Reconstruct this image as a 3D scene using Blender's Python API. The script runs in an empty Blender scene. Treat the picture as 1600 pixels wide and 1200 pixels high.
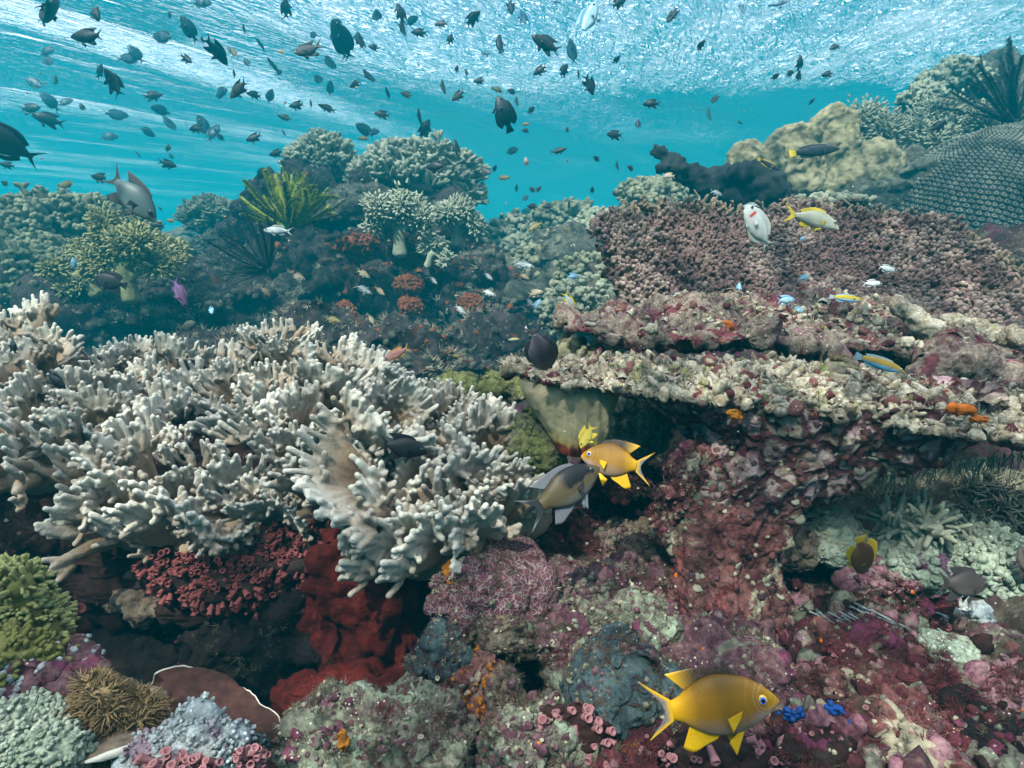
import bpy, bmesh, math, random
import numpy as np
from mathutils import Vector, Matrix

# ---------------------------------------------------------------- camera, sky, sun, exposure
SC = bpy.context.scene
PITCH = math.radians(13.0)
F = 953.0
cam_d = bpy.data.cameras.new('camera')
cam_d.sensor_fit = 'HORIZONTAL'; cam_d.angle = 2*math.atan(800/F)
cam_d.clip_start = 0.02; cam_d.clip_end = 400
cam = bpy.data.objects.new('camera', cam_d); SC.collection.objects.link(cam)
cam.rotation_euler = (math.pi/2-PITCH, 0, 0)
SC.camera = cam
SUN_EL, SUN_AZ = math.radians(54), math.radians(-150)     # azimuth measured from +Y (ahead) towards +X
w = bpy.data.worlds.new('World'); SC.world = w; w.use_nodes = True
sk = w.node_tree.nodes.new('ShaderNodeTexSky'); sk.sky_type = 'NISHITA'; sk.sun_disc = False
sk.sun_elevation = SUN_EL; sk.sun_rotation = SUN_AZ
bg = w.node_tree.nodes['Background']; bg.inputs['Strength'].default_value = 0.10
w.node_tree.links.new(sk.outputs[0], bg.inputs['Color'])
sd = bpy.data.lights.new('sun', 'SUN'); sd.energy = 5.0; sd.angle = math.radians(0.5); sd.color = (1, .93, .84)
sun = bpy.data.objects.new('sun', sd); SC.collection.objects.link(sun)
SDIR = Vector((math.sin(SUN_AZ)*math.cos(SUN_EL), math.cos(SUN_AZ)*math.cos(SUN_EL), math.sin(SUN_EL)))
sun.rotation_euler = SDIR.to_track_quat('Z', 'Y').to_euler(); sun.location = SDIR*20
vs = SC.view_settings; SC.display_settings.display_device = 'sRGB'
vs.view_transform = 'Standard'; vs.look = 'None'; vs.gamma = 1; vs.use_curve_mapping = False
vs.exposure = 2.1
cy = SC.cycles
SC.render.engine = 'CYCLES'
cy.use_denoising = True
cy.max_bounces = 6; cy.diffuse_bounces = 1; cy.glossy_bounces = 2; cy.transmission_bounces = 2
cy.volume_bounces = 0; cy.transparent_max_bounces = 8
cy.sample_clamp_indirect = 4; cy.caustics_reflective = False; cy.caustics_refractive = False

# ---------------------------------------------------------------- helpers: places and noise
RV = np.array([1., 0, 0]); UV = np.array([0, math.sin(PITCH), math.cos(PITCH)]); FV = np.array([0, math.cos(PITCH), -math.sin(PITCH)])
def W(px, py, d):
    """world point at depth d metres in the direction of photo pixel (px, py)"""
    return d*(FV + (px-800)/F*RV + (600-py)/F*UV)
def sz(px, d): return px*d/F
rng = np.random.default_rng(7)

def _h(ix, iy, iz, s):
    h = (ix.astype(np.uint32)*np.uint32(374761393) + iy.astype(np.uint32)*np.uint32(668265263) + iz.astype(np.uint32)*np.uint32(2147483647) + np.uint32((s*974711+13) & 0xffffffff))
    h = (h ^ (h >> np.uint32(13)))*np.uint32(1274126177)
    h = (h ^ (h >> np.uint32(15)))*np.uint32(2246822519)
    return ((h ^ (h >> np.uint32(16))) & np.uint32(0xffffff)).astype(np.float64)/0xffffff
def vnoise(p, s=0):
    i = np.floor(p).astype(np.int64); f = p-i; u = f*f*f*(f*(f*6-15)+10)
    x, y, z = i[:, 0], i[:, 1], i[:, 2]; r = 0
    for dx in (0, 1):
        wx = u[:, 0] if dx else 1-u[:, 0]
        for dy in (0, 1):
            wy = u[:, 1] if dy else 1-u[:, 1]
            for dz in (0, 1):
                wz = u[:, 2] if dz else 1-u[:, 2]
                r = r + wx*wy*wz*_h(x+dx, y+dy, z+dz, s)
    return r*2-1
RT = np.array([[.36, .48, -.8], [-.8, .6, 0], [.48, .64, .6]])
def fbm(p, o=4, s=0, g=.5):
    a, r, q = 1., 0, p
    for k in range(o):
        r = r+a*vnoise(q, s+k*17); q = (q@RT)*2.03+3.1; a *= g
    return r
def billow(p, o=3, s=0):
    a, r, q = 1., 0, p
    for k in range(o):
        r = r+a*(np.abs(vnoise(q, s+k*17))*2-.7); q = (q@RT)*2.03+3.1; a *= .5
    return r
def worley(p, s=0, jit=.9, second=False):
    i = np.floor(p).astype(np.int64); f1 = np.full(len(p), 9.); f2 = np.full(len(p), 9.)
    for dx in (-1, 0, 1):
        for dy in (-1, 0, 1):
            for dz in (-1, 0, 1):
                c = i+np.array([dx, dy, dz]); x, y, z = c[:, 0], c[:, 1], c[:, 2]
                q = c+.5+jit*(np.stack([_h(x, y, z, s), _h(x, y, z, s+5), _h(x, y, z, s+11)], 1)-.5)
                d = np.sqrt(((p-q)**2).sum(1)); f2 = np.minimum(f2, np.maximum(d, f1)); f1 = np.minimum(f1, d)
    return (f1, f2) if second else f1
def relief(p, layers, s=0):
    """sum of noise layers (kind, cycles per metre, amplitude in metres)"""
    r = np.zeros(len(p))
    for k, (kind, fr, am) in enumerate(layers):
        q = p*fr + 7.3*k + s*3.7
        if kind == 'f': r += am*fbm(q, 4, s+k)
        elif kind == 'b': r += am*billow(q, 3, s+k)
        elif kind == 'w': r += am*(1-1.6*worley(q+.25*fbm(q*.7, 2, s)[:, None], s+k))      # rounded knobs
        elif kind == 'c': f1, f2 = worley(q, s+k, .9, True); r += am*np.minimum((f2-f1)*3, 1)  # cracks
    return r

# ---------------------------------------------------------------- helpers: meshes
def mesh(name, parts, mats, smooth=True):
    """parts: list of (verts (n,3), faces (m,3|4) array, material index)"""
    vs_, li, ls, mi = [], [], [], []; off = 0
    for v, f, m in parts:
        v = np.asarray(v, float); f = np.asarray(f)
        vs_.append(v); li.append((f+off).ravel()); ls.append(np.full(len(f), f.shape[1])); mi.append(np.full(len(f), m)); off += len(v)
    v = np.concatenate(vs_); li = np.concatenate(li); ls = np.concatenate(ls); mi = np.concatenate(mi)
    me = bpy.data.meshes.new(name)
    me.vertices.add(len(v)); me.vertices.foreach_set('co', v.ravel().astype(np.float32))
    me.loops.add(len(li)); me.loops.foreach_set('vertex_index', li.astype(np.int32))
    me.polygons.add(len(ls)); me.polygons.foreach_set('loop_start', np.concatenate([[0], np.cumsum(ls)[:-1]]).astype(np.int32))
    for m in mats if isinstance(mats, (list, tuple)) else [mats]: me.materials.append(m)
    me.polygons.foreach_set('material_index', mi.astype(np.int32))
    me.polygons.foreach_set('use_smooth', np.full(len(ls), smooth))
    me.update(); me.validate()
    return me
def tag(o, label=None, cat=None, group=None, kind=None):
    if label: o['label'] = label
    if cat: o['category'] = cat
    if group: o['group'] = group
    if kind: o['kind'] = kind
    return o
def link(name, data, loc=(0, 0, 0), parent=None):
    o = bpy.data.objects.new(name, data); SC.collection.objects.link(o); o.location = loc; o.parent = parent
    return o
def empty(name, loc, label, cat, group=None):
    return tag(link(name, None, loc), label, cat, group)
_ico = {}
def ico(n):
    if n not in _ico:
        b = bmesh.new(); bmesh.ops.create_icosphere(b, subdivisions=n, radius=1)
        _ico[n] = (np.array([v.co[:] for v in b.verts]), np.array([[v.index for v in f.verts] for f in b.faces])); b.free()
    return _ico[n]
def vnormals(v, f):
    n = np.zeros_like(v); a = v[f[:, 0]]; fn = np.cross(v[f[:, 1]]-a, v[f[:, 2]]-a)
    for k in range(f.shape[1]): np.add.at(n, f[:, k], fn)
    return n/np.maximum(np.linalg.norm(n, axis=1), 1e-12)[:, None]
def rotm(rx=0, ry=0, rz=0): return np.array((Matrix.Rotation(rz, 3, 'Z')@Matrix.Rotation(ry, 3, 'Y')@Matrix.Rotation(rx, 3, 'X')))
def blob(r, layers, sub=6, seed=0, rot=None, warp=.25, flat=0):
    """a rock-like closed lump, radii r, real relief; centred at 0"""
    d, f = ico(sub); r = np.asarray(r, float)
    d2 = d*(1+warp*fbm(d*1.3+seed*9.1, 3, seed)[:, None])
    if flat: d2 = np.sign(d2)*np.abs(d2)**(1-flat)
    v = d2*r
    if rot is not None: v = v@np.asarray(rot).T
    n = vnormals(v, f)
    v = v+n*relief(v+seed*1.7, layers, seed)[:, None]
    return v, f
def frames(z, tw):
    """per-row orthonormal frames with the given Z axes and twist"""
    z = z/np.linalg.norm(z, axis=1)[:, None]
    a = np.where(np.abs(z[:, 2:3]) < .9, np.array([[0, 0, 1.]]), np.array([[1., 0, 0]]))
    x = np.cross(a, z); x /= np.linalg.norm(x, axis=1)[:, None]; y = np.cross(z, x)
    c, s = np.cos(tw)[:, None], np.sin(tw)[:, None]
    return x*c+y*s, y*c-x*s, z
def stamp(tv, tf, C, Z, sxy, szz, R=rng):
    """copies of a small template at centres C along axes Z, all in one part of one mesh"""
    m = len(C); X, Y, Z = frames(np.asarray(Z, float), R.random(m)*6.283)
    sxy = np.broadcast_to(sxy, m); szz = np.broadcast_to(szz, m)
    P = (C[:, None, :] + (tv[None, :, 0]*sxy[:, None])[..., None]*X[:, None] + (tv[None, :, 1]*sxy[:, None])[..., None]*Y[:, None] + (tv[None, :, 2]*szz[:, None])[..., None]*Z[:, None])
    Fq = (tf[None]+(np.arange(m)*len(tv))[:, None, None]).reshape(-1, tf.shape[1])
    return P.reshape(-1, 3), Fq
def revolve(prof, seg=8, close=True):
    """quads of a profile [(radius, z)...] turned about Z"""
    a = np.arange(seg)/seg*2*np.pi; v = np.array([[r*np.cos(t), r*np.sin(t), z] for r, z in prof for t in a])
    f = [[i*seg+j, i*seg+(j+1) % seg, (i+1)*seg+(j+1) % seg, (i+1)*seg+j] for i in range(len(prof)-1) for j in range(seg)]
    return v, np.array(f)
FINGER = revolve([(1, 0), (1.03, .3), (1, .6), (.92, .8), (.7, .93), (.38, .985), (.03, 1)], 7)
CONE = revolve([(1, 0), (.85, .35), (.62, .7), (.3, .93), (.03, 1)], 6)
CUP = revolve([(.7, 0), (.8, .5), (1, .85), (1.05, 1), (.85, 1.02), (.6, .9), (.35, .6), (.05, .55)], 8)
THREAD = revolve([(1, 0), (.8, .35), (.55, .7), (.1, 1)], 4)
def tube(path, rad, seg=8, cap=True):
    p = np.asarray(path, float); r = np.broadcast_to(np.asarray(rad, float), len(p)).copy()
    t = np.gradient(p, axis=0); t /= np.linalg.norm(t, axis=1)[:, None]+1e-12
    x = np.cross(t[0], [0, 0, 1.]);
    if np.linalg.norm(x) < 1e-3: x = np.array([1., 0, 0])
    x /= np.linalg.norm(x); rows = []
    if cap:
        p = np.vstack([p[0]-t[0]*r[0]*.6, p[0]-t[0]*r[0]*.35, p, p[-1]+t[-1]*r[-1]*.45, p[-1]+t[-1]*r[-1]*.8, p[-1]+t[-1]*r[-1]])
        t = np.vstack([t[0], t[0], t, t[-1], t[-1], t[-1]]); r = np.concatenate([[r[0]*.05, r[0]*.75], r, [r[-1]*.88, r[-1]*.58, r[-1]*.04]])
    a = np.arange(seg)/seg*2*np.pi
    for k in range(len(p)):
        x = x-t[k]*(x@t[k]); x /= np.linalg.norm(x); y = np.cross(t[k], x)
        rows.append(p[k]+r[k]*(np.cos(a)[:, None]*x+np.sin(a)[:, None]*y))
    v = np.concatenate(rows); n = len(p)
    i, j = np.meshgrid(np.arange(n-1), np.arange(seg), indexing='ij'); j2 = (j+1) % seg
    f = np.stack([i*seg+j, i*seg+j2, (i+1)*seg+j2, (i+1)*seg+j], -1).reshape(-1, 4)
    return v, f
def join(L):
    vs_, fs, o = [], [], 0
    for v, f in L: vs_.append(v); fs.append(f+o); o += len(v)
    return np.concatenate(vs_), np.concatenate(fs)
def grid_faces(nu, nv, wrap=False):
    i, j = np.meshgrid(np.arange(nu-1), np.arange(nv if wrap else nv-1), indexing='ij'); j2 = (j+1) % nv
    return np.stack([i*nv+j, i*nv+j2, (i+1)*nv+j2, (i+1)*nv+j], -1).reshape(-1, 4)
def remesh(L, vox, smooth=3, name='tmp'):
    """melt overlapping tubes and lumps into one continuous organic skin"""
    if isinstance(L, list):
        L = [(v, f if f.shape[1] == 4 else np.c_[f, f[:, 2]]) for v, f in L]
        b = [(v, f if True else f, 0) for v, f in L]
        parts = []
        for v, f, m in b:
            if (f[:, 2] == f[:, 3]).all(): f = f[:, :3]
            parts.append((v, f, 0))
    me = mesh(name, parts, []); o = link(name, me)
    m = o.modifiers.new('r', 'REMESH'); m.mode = 'VOXEL'; m.voxel_size = vox; m.use_smooth_shade = True
    if smooth: s = o.modifiers.new('s', 'SMOOTH'); s.factor = .5; s.iterations = smooth
    dg = bpy.context.evaluated_depsgraph_get(); ev = o.evaluated_get(dg)
    t = ev.to_mesh(); nv = len(t.vertices); v = np.empty(nv*3, np.float32); t.vertices.foreach_get('co', v)
    nl = len(t.loops); li = np.empty(nl, np.int32); t.loops.foreach_get('vertex_index', li)
    ev.to_mesh_clear(); bpy.data.objects.remove(o); bpy.data.meshes.remove(me)
    return v.reshape(-1, 3).astype(float), li.reshape(-1, 4)
def crom(P, n, closed=True):
    """smooth curve through points"""
    P = np.asarray(P, float); m = len(P); t = np.linspace(0, m if closed else m-1, n, endpoint=not closed); i = np.floor(t).astype(int); u = (t-i)[:, None]
    g = (lambda k: P[k % m]) if closed else (lambda k: P[np.clip(k, 0, m-1)])
    a, b, c, d = g(i-1), g(i), g(i+1), g(i+2)
    return .5*((2*b)+(c-a)*u+(2*a-5*b+4*c-d)*u**2+(3*b-a-3*c+d)*u**3)

# ---------------------------------------------------------------- helpers: materials
class NT:
    def __init__(s, name):
        s.m = bpy.data.materials.new(name); s.m.use_nodes = True; s.t = s.m.node_tree
        s.b = s.t.nodes['Principled BSDF']; s.out = s.t.nodes['Material Output']
    def n(s, ty, out=0, **kw):
        nd = s.t.nodes.new('ShaderNode'+ty)
        for k, v in kw.items():
            key = int(k[1:]) if k[0] == 'i' and k[1:].isdigit() else k
            if isinstance(key, int) or key in nd.inputs:
                s.set(nd.inputs[key], v)
            else: setattr(nd, k, v)
        return nd.outputs[out]
    def set(s, sock, v):
        if isinstance(v, bpy.types.NodeSocket): s.t.links.new(v, sock)
        else:
            if isinstance(v, tuple) and len(v) == 3 and sock.type == 'RGBA': v = (*v, 1)
            sock.default_value = v
    def p(s, **kw):
        for k, v in kw.items(): s.set(s.b.inputs[k.replace('_', ' ')], v)
        return s.m
    def ramp(s, fac, cols, interp='LINEAR'):
        nd = s.t.nodes.new('ShaderNodeValToRGB'); s.set(nd.inputs[0], fac); e = nd.color_ramp.elements; nd.color_ramp.interpolation = interp
        while len(e) < len(cols): e.new(.5)
        for k, (pos, c) in enumerate(cols): e[k].position = pos; e[k].color = (*c, 1) if len(c) == 3 else c
        return nd.outputs[0]
    def mix(s, fac, a, b, mode='MIX'):
        nd = s.t.nodes.new('ShaderNodeMix'); nd.data_type = 'RGBA'; nd.blend_type = mode
        s.set(nd.inputs[0], fac); s.set(nd.inputs[6], a); s.set(nd.inputs[7], b); return nd.outputs[2]
    def math(s, op, a, b=0.): return s.n('Math', operation=op, i0=a, i1=b)
    def vec(s, sc=(1, 1, 1)):
        o = s.n('TexCoord', out=3); l = s.n('ObjectInfo', out=0); v = s.n('VectorMath', operation='ADD', i0=o, i1=l)
        return v if sc == (1, 1, 1) else s.n('VectorMath', operation='MULTIPLY', i0=v, i1=sc)
    def noise(s, v, sc, det=5., rough=.6, dist=0., out=0): return s.n('TexNoise', out=out, Vector=v, Scale=sc, Detail=det, Roughness=rough, Distortion=dist)
    def vor(s, v, sc, feat='F1', out=0, rnd=1.): return s.n('TexVoronoi', out=out, Vector=v, Scale=sc, feature=feat, Randomness=rnd)
    def step(s, v, lo, hi): return s.n('MapRange', Value=v, i1=lo, i2=hi)
    def bump(s, h, dist, strength=1., nrm=None):
        kw = dict(Height=h, Distance=dist, Strength=strength)
        if nrm is not None: kw['Normal'] = nrm
        return s.n('Bump', **kw)

def reef(name, cols, sc=14, patches=(), specks=None, bump=.006, bsc=90, rough=.85, cell=None, gain=.42):
    """encrusted rock: cols = list of pigment colours blended by noise; patches = [(colour, scale, cover 0-1)] growths with their own outlines"""
    t = NT(name); v = t.vec(); gm = lambda c: tuple(x*gain for x in c); cols = [gm(c) for c in cols]; patches = [(gm(p[0]), *p[1:]) for p in patches]
    n1 = t.noise(v, sc, 6, .62, .6)
    k = len(cols); base = t.ramp(n1, [(.30+.4*i/max(k-1, 1), c) for i, c in enumerate(cols)])
    n2 = t.noise(v, sc*9, 3, .65); base = t.mix(.85, base, t.ramp(n2, [(.3, (.22, .22, .22)), (.5, (.5, .5, .5)), (.72, (.82, .82, .82))]), 'OVERLAY')
    for i, (c, s_, cov) in enumerate(patches):
        o_ = t.n('VectorMath', operation='ADD', i0=v, i1=(3.1*i+1, 1.7*i, .9*i))
        nz = t.noise(o_, s_*.5, 7, .62, .9); g = t.noise(o_, s_*2.2, 4, .7)
        th = .70-.40*cov; msk = t.step(nz, th-.012, th+.012)
        tone = t.ramp(g, [(.3, tuple(x*.5 for x in c)), (.7, tuple(min(x*1.3, .85) for x in c))])
        tone = t.mix(.5, tone, t.ramp(n2, [(.3, (.3, .3, .3)), (.72, (.72, .72, .72))]), 'OVERLAY')
        base = t.mix(msk, base, tone)
    if specks:
        c, s_, th = specks
        base = t.mix(t.math('MULTIPLY', t.step(t.vor(v, s_), th+.04, th), t.step(t.noise(v, 14, 3, .6), .50, .62)), base, c)
    h = t.math('ADD', t.noise(v, bsc, 5, .7, .3), t.math('MULTIPLY', t.vor(v, bsc*.7), -.6))
    if cell: # raised honeycomb
        cs, cc, dark = cell; wv = t.n('VectorMath', operation='ADD', i0=v, i1=t.n('VectorMath', operation='SCALE', i0=t.noise(v, cs*.6, 3, .6, out=1), Scale=.7/cs))
        e = t.vor(wv, cs, 'DISTANCE_TO_EDGE'); mk = t.step(e, .04, .14)
        if dark: base = t.mix(mk, cc, t.mix(.55, base, dark)); h = t.math('ADD', t.math('MULTIPLY', h, .5), t.math('MULTIPLY', mk, -1.2))
        else: base = t.mix(mk, cc, t.mix(.75, base, t.ramp(t.n('SeparateColor', out=0, i0=t.vor(wv, cs, out=1)), [(.15, (.22, .22, .22)), (.5, (.45, .45, .45)), (.9, (.80, .80, .80))]), 'OVERLAY')); h = t.math('ADD', t.math('MULTIPLY', h, .5), t.math('MULTIPLY', mk, 1.2))
    return t.p(Base_Color=base, Roughness=rough, Specular_IOR_Level=.25, Normal=t.bump(h, bump, .9))

# ---------------------------------------------------------------- water, haze, ground
H = 4.0
def build_water():
    n = 260; g = np.sinh(np.linspace(-1, 1, n)*4)/np.sinh(4)*140; X, Y = np.meshgrid(g, g, indexing='ij')
    p = np.stack([X.ravel(), Y.ravel(), np.zeros(n*n)], 1)
    p[:, 2] = .04*fbm(p*np.array([.5, .2, 1])+4, 3, 3)
    me = mesh('water_surface', [(p, grid_faces(n, n)[:, ::-1], 0)], [])
    t = NT('sea_surface'); nt = t.t
    pos = t.n('VectorMath', operation='SCALE', i0=t.n('NewGeometry', out=0), Scale=1.5/H)
    def stretched(deg, sx_, sy_, loc=(0, 0, 0)): return t.n('Mapping', vector_type='TEXTURE', Vector=pos, Rotation=(0, 0, math.radians(deg)), Scale=(1/sx_, 1/sy_, 1), Location=loc)
    swell = t.noise(stretched(62, .25, .8), .8, 2, .5)
    chop = t.noise(stretched(68, .45, 1.3), 2.4, 3, .55, .8); rip = t.noise(stretched(78, .4, 1.5), 6.5, 3, .6, 1.2); fine = t.noise(stretched(58, .4, 1.6), 20, 3, .65, .8)
    bands = t.noise(stretched(62, .25, 1.0, (WLX, WLY, 0)), .9, 4, .6, .3)
    amp = t.step(bands, .48, .75)                        # wind-roughened lanes between slicks
    sx = t.n('SeparateXYZ', out=0, Vector=pos); sy = t.n('SeparateXYZ', out=1, Vector=pos)
    k = t.math('ADD', t.math('MULTIPLY', amp, K1), K0)
    wob = t.math('MULTIPLY', t.math('SUBTRACT', bands, .5), 1.)
    for (ax, ay, bx, by, wd, st) in LANES:               # the roughest water: long lanes and the wide patch over the reef crest
        L_ = math.hypot(bx-ax, by-ay); ux, uy = (bx-ax)/L_, (by-ay)/L_
        al = t.math('ADD', t.math('MULTIPLY', t.math('SUBTRACT', sx, (ax+bx)/2), ux), t.math('MULTIPLY', t.math('SUBTRACT', sy, (ay+by)/2), uy))
        ac = t.math('ADD', t.math('MULTIPLY', t.math('SUBTRACT', sx, (ax+bx)/2), -uy), t.math('MULTIPLY', t.math('SUBTRACT', sy, (ay+by)/2), ux))
        e = t.math('SQRT', t.math('ADD', t.math('POWER', t.math('ABSOLUTE', t.math('DIVIDE', al, L_/2)), 2.), t.math('POWER', t.math('ABSOLUTE', t.math('DIVIDE', ac, wd)), 2.)))
        m = t.step(t.math('SUBTRACT', e, wob), 1.5, .2)
        k = t.math('ADD', k, t.math('MULTIPLY', m, st))
    h = t.math('ADD', t.math('MULTIPLY', chop, .12), t.math('MULTIPLY', rip, .10)); h = t.math('ADD', h, t.math('MULTIPLY', fine, .042))
    h = t.math('ADD', t.math('MULTIPLY', h, k), t.math('MULTIPLY', swell, .03))
    nrm = t.bump(h, H/1.5, 1.0)
    fr = t.n('Fresnel', IOR=1.33, Normal=nrm)
    tr = nt.nodes.new('ShaderNodeBsdfTransparent'); tr.inputs[0].default_value = (.92, 1, 1, 1)
    tl = nt.nodes.new('ShaderNodeBsdfTranslucent'); tl.inputs[0].default_value = (.95, .97, 1, 1); nt.links.new(nrm, tl.inputs['Normal'])
    A = nt.nodes.new('ShaderNodeMixShader'); A.inputs[0].default_value = .55; nt.links.new(tr.outputs[0], A.inputs[1]); nt.links.new(tl.outputs[0], A.inputs[2])
    gl = nt.nodes.new('ShaderNodeBsdfGlossy'); gl.inputs['Roughness'].default_value = .12; gl.inputs[0].default_value = (.9, .95, 1, 1); nt.links.new(nrm, gl.inputs['Normal'])
    M = nt.nodes.new('ShaderNodeMixShader'); nt.links.new(fr, M.inputs[0]); nt.links.new(A.outputs[0], M.inputs[1]); nt.links.new(gl.outputs[0], M.inputs[2])
    nt.links.new(M.outputs[0], t.out.inputs['Surface'])
    me.materials.append(t.m)
    o = link('water_surface', me, (0, 0, H)); tag(o, kind='structure')
WLX, WLY = 2.3, 0.4
K0, K1 = .28, 1.0
LANES = [(-3.5, 4.0, -1.7, 8.6, .34, 1.8), (-1.9, 3.7, .9, 8.2, .75, 1.7), (-.8, 4.3, 4.3, 5.0, 1.6, 9.), (1., 9, 4, 10, .8, 1.)]
build_water()
def build_haze():
    d, f = np.array([[x, y, z] for x in (-95, 95) for y in (-95, 95) for z in (-6.5, H-.09)], float), np.array([[0, 1, 3, 2], [4, 6, 7, 5], [0, 4, 5, 1], [2, 3, 7, 6], [0, 2, 6, 4], [1, 5, 7, 3]])
    t = NT('sea_haze'); t.t.nodes.remove(t.b)
    v = t.t.nodes.new('ShaderNodeVolumePrincipled'); v.inputs['Color'].default_value = HAZE_COL; v.inputs['Density'].default_value = HAZE_DEN
    v.inputs['Anisotropy'].default_value = .1; v.inputs['Absorption Color'].default_value = (0, .02, .05, 1)
    t.t.links.new(v.outputs[0], t.out.inputs['Volume'])
    tag(link('haze', mesh('haze', [(d, f, 0)], t.m, False)), 'clear blue sea water filling the scene', kind='stuff')
HAZE_COL, HAZE_DEN = (.0, .66, .94, 1), .040
build_haze()
# ---------------------------------------------------------------- reef terrain
def zground(x, y):
    """height of the reef floor under the rocks"""
    p = np.stack([x, y, x*0], 1)
    z = -.52+0*x
    z = z-.45*np.exp(-((x+.45)/.52)**4-((y-.78)/.42)**4)                      # the dark hollow under the soft corals
    z = z+.30*np.clip((y-1.35)/1.0, 0, 1)*np.clip((x-.1)/1.2, 0, 1)          # slope rising to the right behind
    z = z+.35*np.clip((x-.9)/1.0, 0, 1)*np.clip((y-1.3)/1.0, 0, 1)
    z = z-.25*np.clip((y-1.6)/2, 0, 1)-3.6*np.clip((y-8)/10, 0, 1)**1.2
    z = z+.07*fbm(p*3+1, 4, 2)
    return z
def ground():
    L = []
    m1 = reef('seabed_rock', [(.02, .018, .02), (.09, .05, .05), (.16, .13, .09), (.08, .03, .05)], 9, [((.22, .06, .12), 22, .3), ((.25, .24, .17), 30, .25)], ((.5, .48, .42), 120, .12), .01, 60)
    x = np.linspace(-1.9, 2.4, 520); y = np.linspace(.12, 3.6, 430); X, Y = np.meshgrid(x, y, indexing='ij')
    v = np.stack([X.ravel(), Y.ravel(), zground(X.ravel(), Y.ravel())], 1)
    v[:, 2] += relief(v, [('w', 14, .02), ('b', 30, .008), ('w', 60, .005), ('f', 150, .0025)], 4)
    L.append((v, grid_faces(520, 430)[:, ::-1], 0))
    a = np.sinh(np.linspace(-1, 1, 170)*3)/np.sinh(3)*92; X, Y = np.meshgrid(a, a, indexing='ij'); q = np.stack([X.ravel(), Y.ravel()], 1)
    z = zground(q[:, 0], q[:, 1])-.1-.9*((q[:, 0] > -1.85)&(q[:, 0] < 2.35)&(q[:, 1] > .17)&(q[:, 1] < 3.5))
    z += .15*fbm(np.c_[q*.6, q[:, :1]*0], 3, 8)
    L.append((np.c_[q, z], grid_faces(170, 170)[:, ::-1], 0))
    tag(link('seabed', mesh('seabed', L, m1)), kind='structure')
ground()
# ---------------------------------------------------------------- pigments
M = {}
M['purple'] = reef('purple_crust', [(.03, .012, .02), (.13, .045, .07), (.22, .12, .13), (.09, .03, .045), (.2, .15, .11)], 16, [((.26, .06, .13), 26, .26), ((.26, .27, .2), 20, .3), ((.30, .16, .05), 40, .08)], ((.6, .55, .5), 150, .13), gain=.55)
M['maroon'] = reef('maroon_crust', [(.02, .008, .01), (.10, .018, .025), (.17, .035, .045), (.07, .015, .025), (.14, .06, .05)], 18, [((.25, .05, .12), 24, .3), ((.22, .18, .13), 30, .2), ((.3, .12, .03), 46, .1)], ((.65, .5, .42), 130, .15), gain=0.48)
M['green'] = reef('green_turf', [(.05, .045, .04), (.16, .17, .12), (.26, .28, .2), (.13, .1, .09), (.22, .2, .16)], 18, [((.34, .14, .2), 24, .22), ((.34, .42, .3), 30, .3), ((.12, .05, .05), 32, .2)], ((.6, .6, .5), 160, .12), gain=.62)
M['cave'] = reef('shade_painted_rock', [(.006, .006, .009), (.022, .013, .015), (.04, .022, .02), (.012, .01, .013)], 12, [((.05, .025, .03), 22, .22)], ((.12, .1, .1), 120, .1), gain=0.25)  # near-black pigment carries the shade of the hollow and the gaps
M['cave_red'] = reef('dark_maroon_rock', [(.012, .007, .008), (.05, .014, .012), (.08, .024, .018), (.03, .012, .014)], 10, [((.1, .06, .05), 20, .25)], ((.2, .12, .1), 120, .1), gain=0.3)  # maroon crust, its pigment deepened for the shade under ledges
M['red'] = reef('red_sponge', [(.13, .006, .004), (.27, .016, .008), (.2, .010, .006), (.08, .006, .006)], 12, [], ((.4, .15, .1), 190, .10), .0035, 130, gain=0.3)
M['tan'] = reef('tan_plate', [(.13, .08, .06), (.22, .16, .11), (.28, .22, .16), (.18, .11, .09)], 12, [((.3, .26, .22), 22, .15)], ((.5, .45, .4), 170, .1), .003, 160, gain=0.55)
M['teal'] = reef('teal_sponge', [(.02, .035, .045), (.07, .12, .14), (.13, .2, .2), (.05, .05, .06)], 20, [((.06, .02, .05), 30, .3)], ((.4, .5, .5), 160, .13))
M['orange'] = reef('orange_crust', [(.2, .06, .006), (.5, .2, .015), (.38, .12, .01), (.12, .05, .03)], 26, [((.35, .33, .28), 30, .25)], ((.7, .45, .1), 190, .16), gain=0.7)
M['pink'] = reef('pink_sponge', [(.2, .06, .09), (.48, .2, .26), (.6, .34, .36), (.3, .1, .15)], 18, [((.55, .42, .4), 40, .2)], ((.8, .6, .6), 140, .12), .004, 120, gain=0.42)
M['under'] = reef('plate_underside', [(.09, .04, .045), (.26, .16, .16), (.42, .32, .30), (.27, .21, .16), (.15, .06, .07)], 11, [((.38, .22, .26), 12, .28), ((.36, .31, .2), 16, .25), ((.13, .03, .045), 26, .22), ((.5, .2, .03), 60, .02)], None, .010, 48, cell=(26, (.06, .022, .024), None), gain=0.85)
M['stalk'] = reef('stalk_crust', [(.07, .022, .024), (.16, .055, .052), (.22, .10, .085), (.10, .03, .034)], 14, [((.44, .39, .27), 20, .36), ((.30, .08, .08), 34, .16), ((.42, .18, .03), 44, .05)], ((.7, .6, .5), 160, .1), .006, 100, gain=0.72)
M['top'] = reef('plate_top', [(.16, .08, .06), (.38, .32, .22), (.54, .49, .38), (.3, .23, .15), (.46, .43, .32)], 24, [((.22, .04, .045), 30, .2), ((.36, .34, .14), 24, .2), ((.60, .55, .44), 34, .25)], ((.8, .76, .66), 150, .16), .008, 70, gain=0.8)
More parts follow.
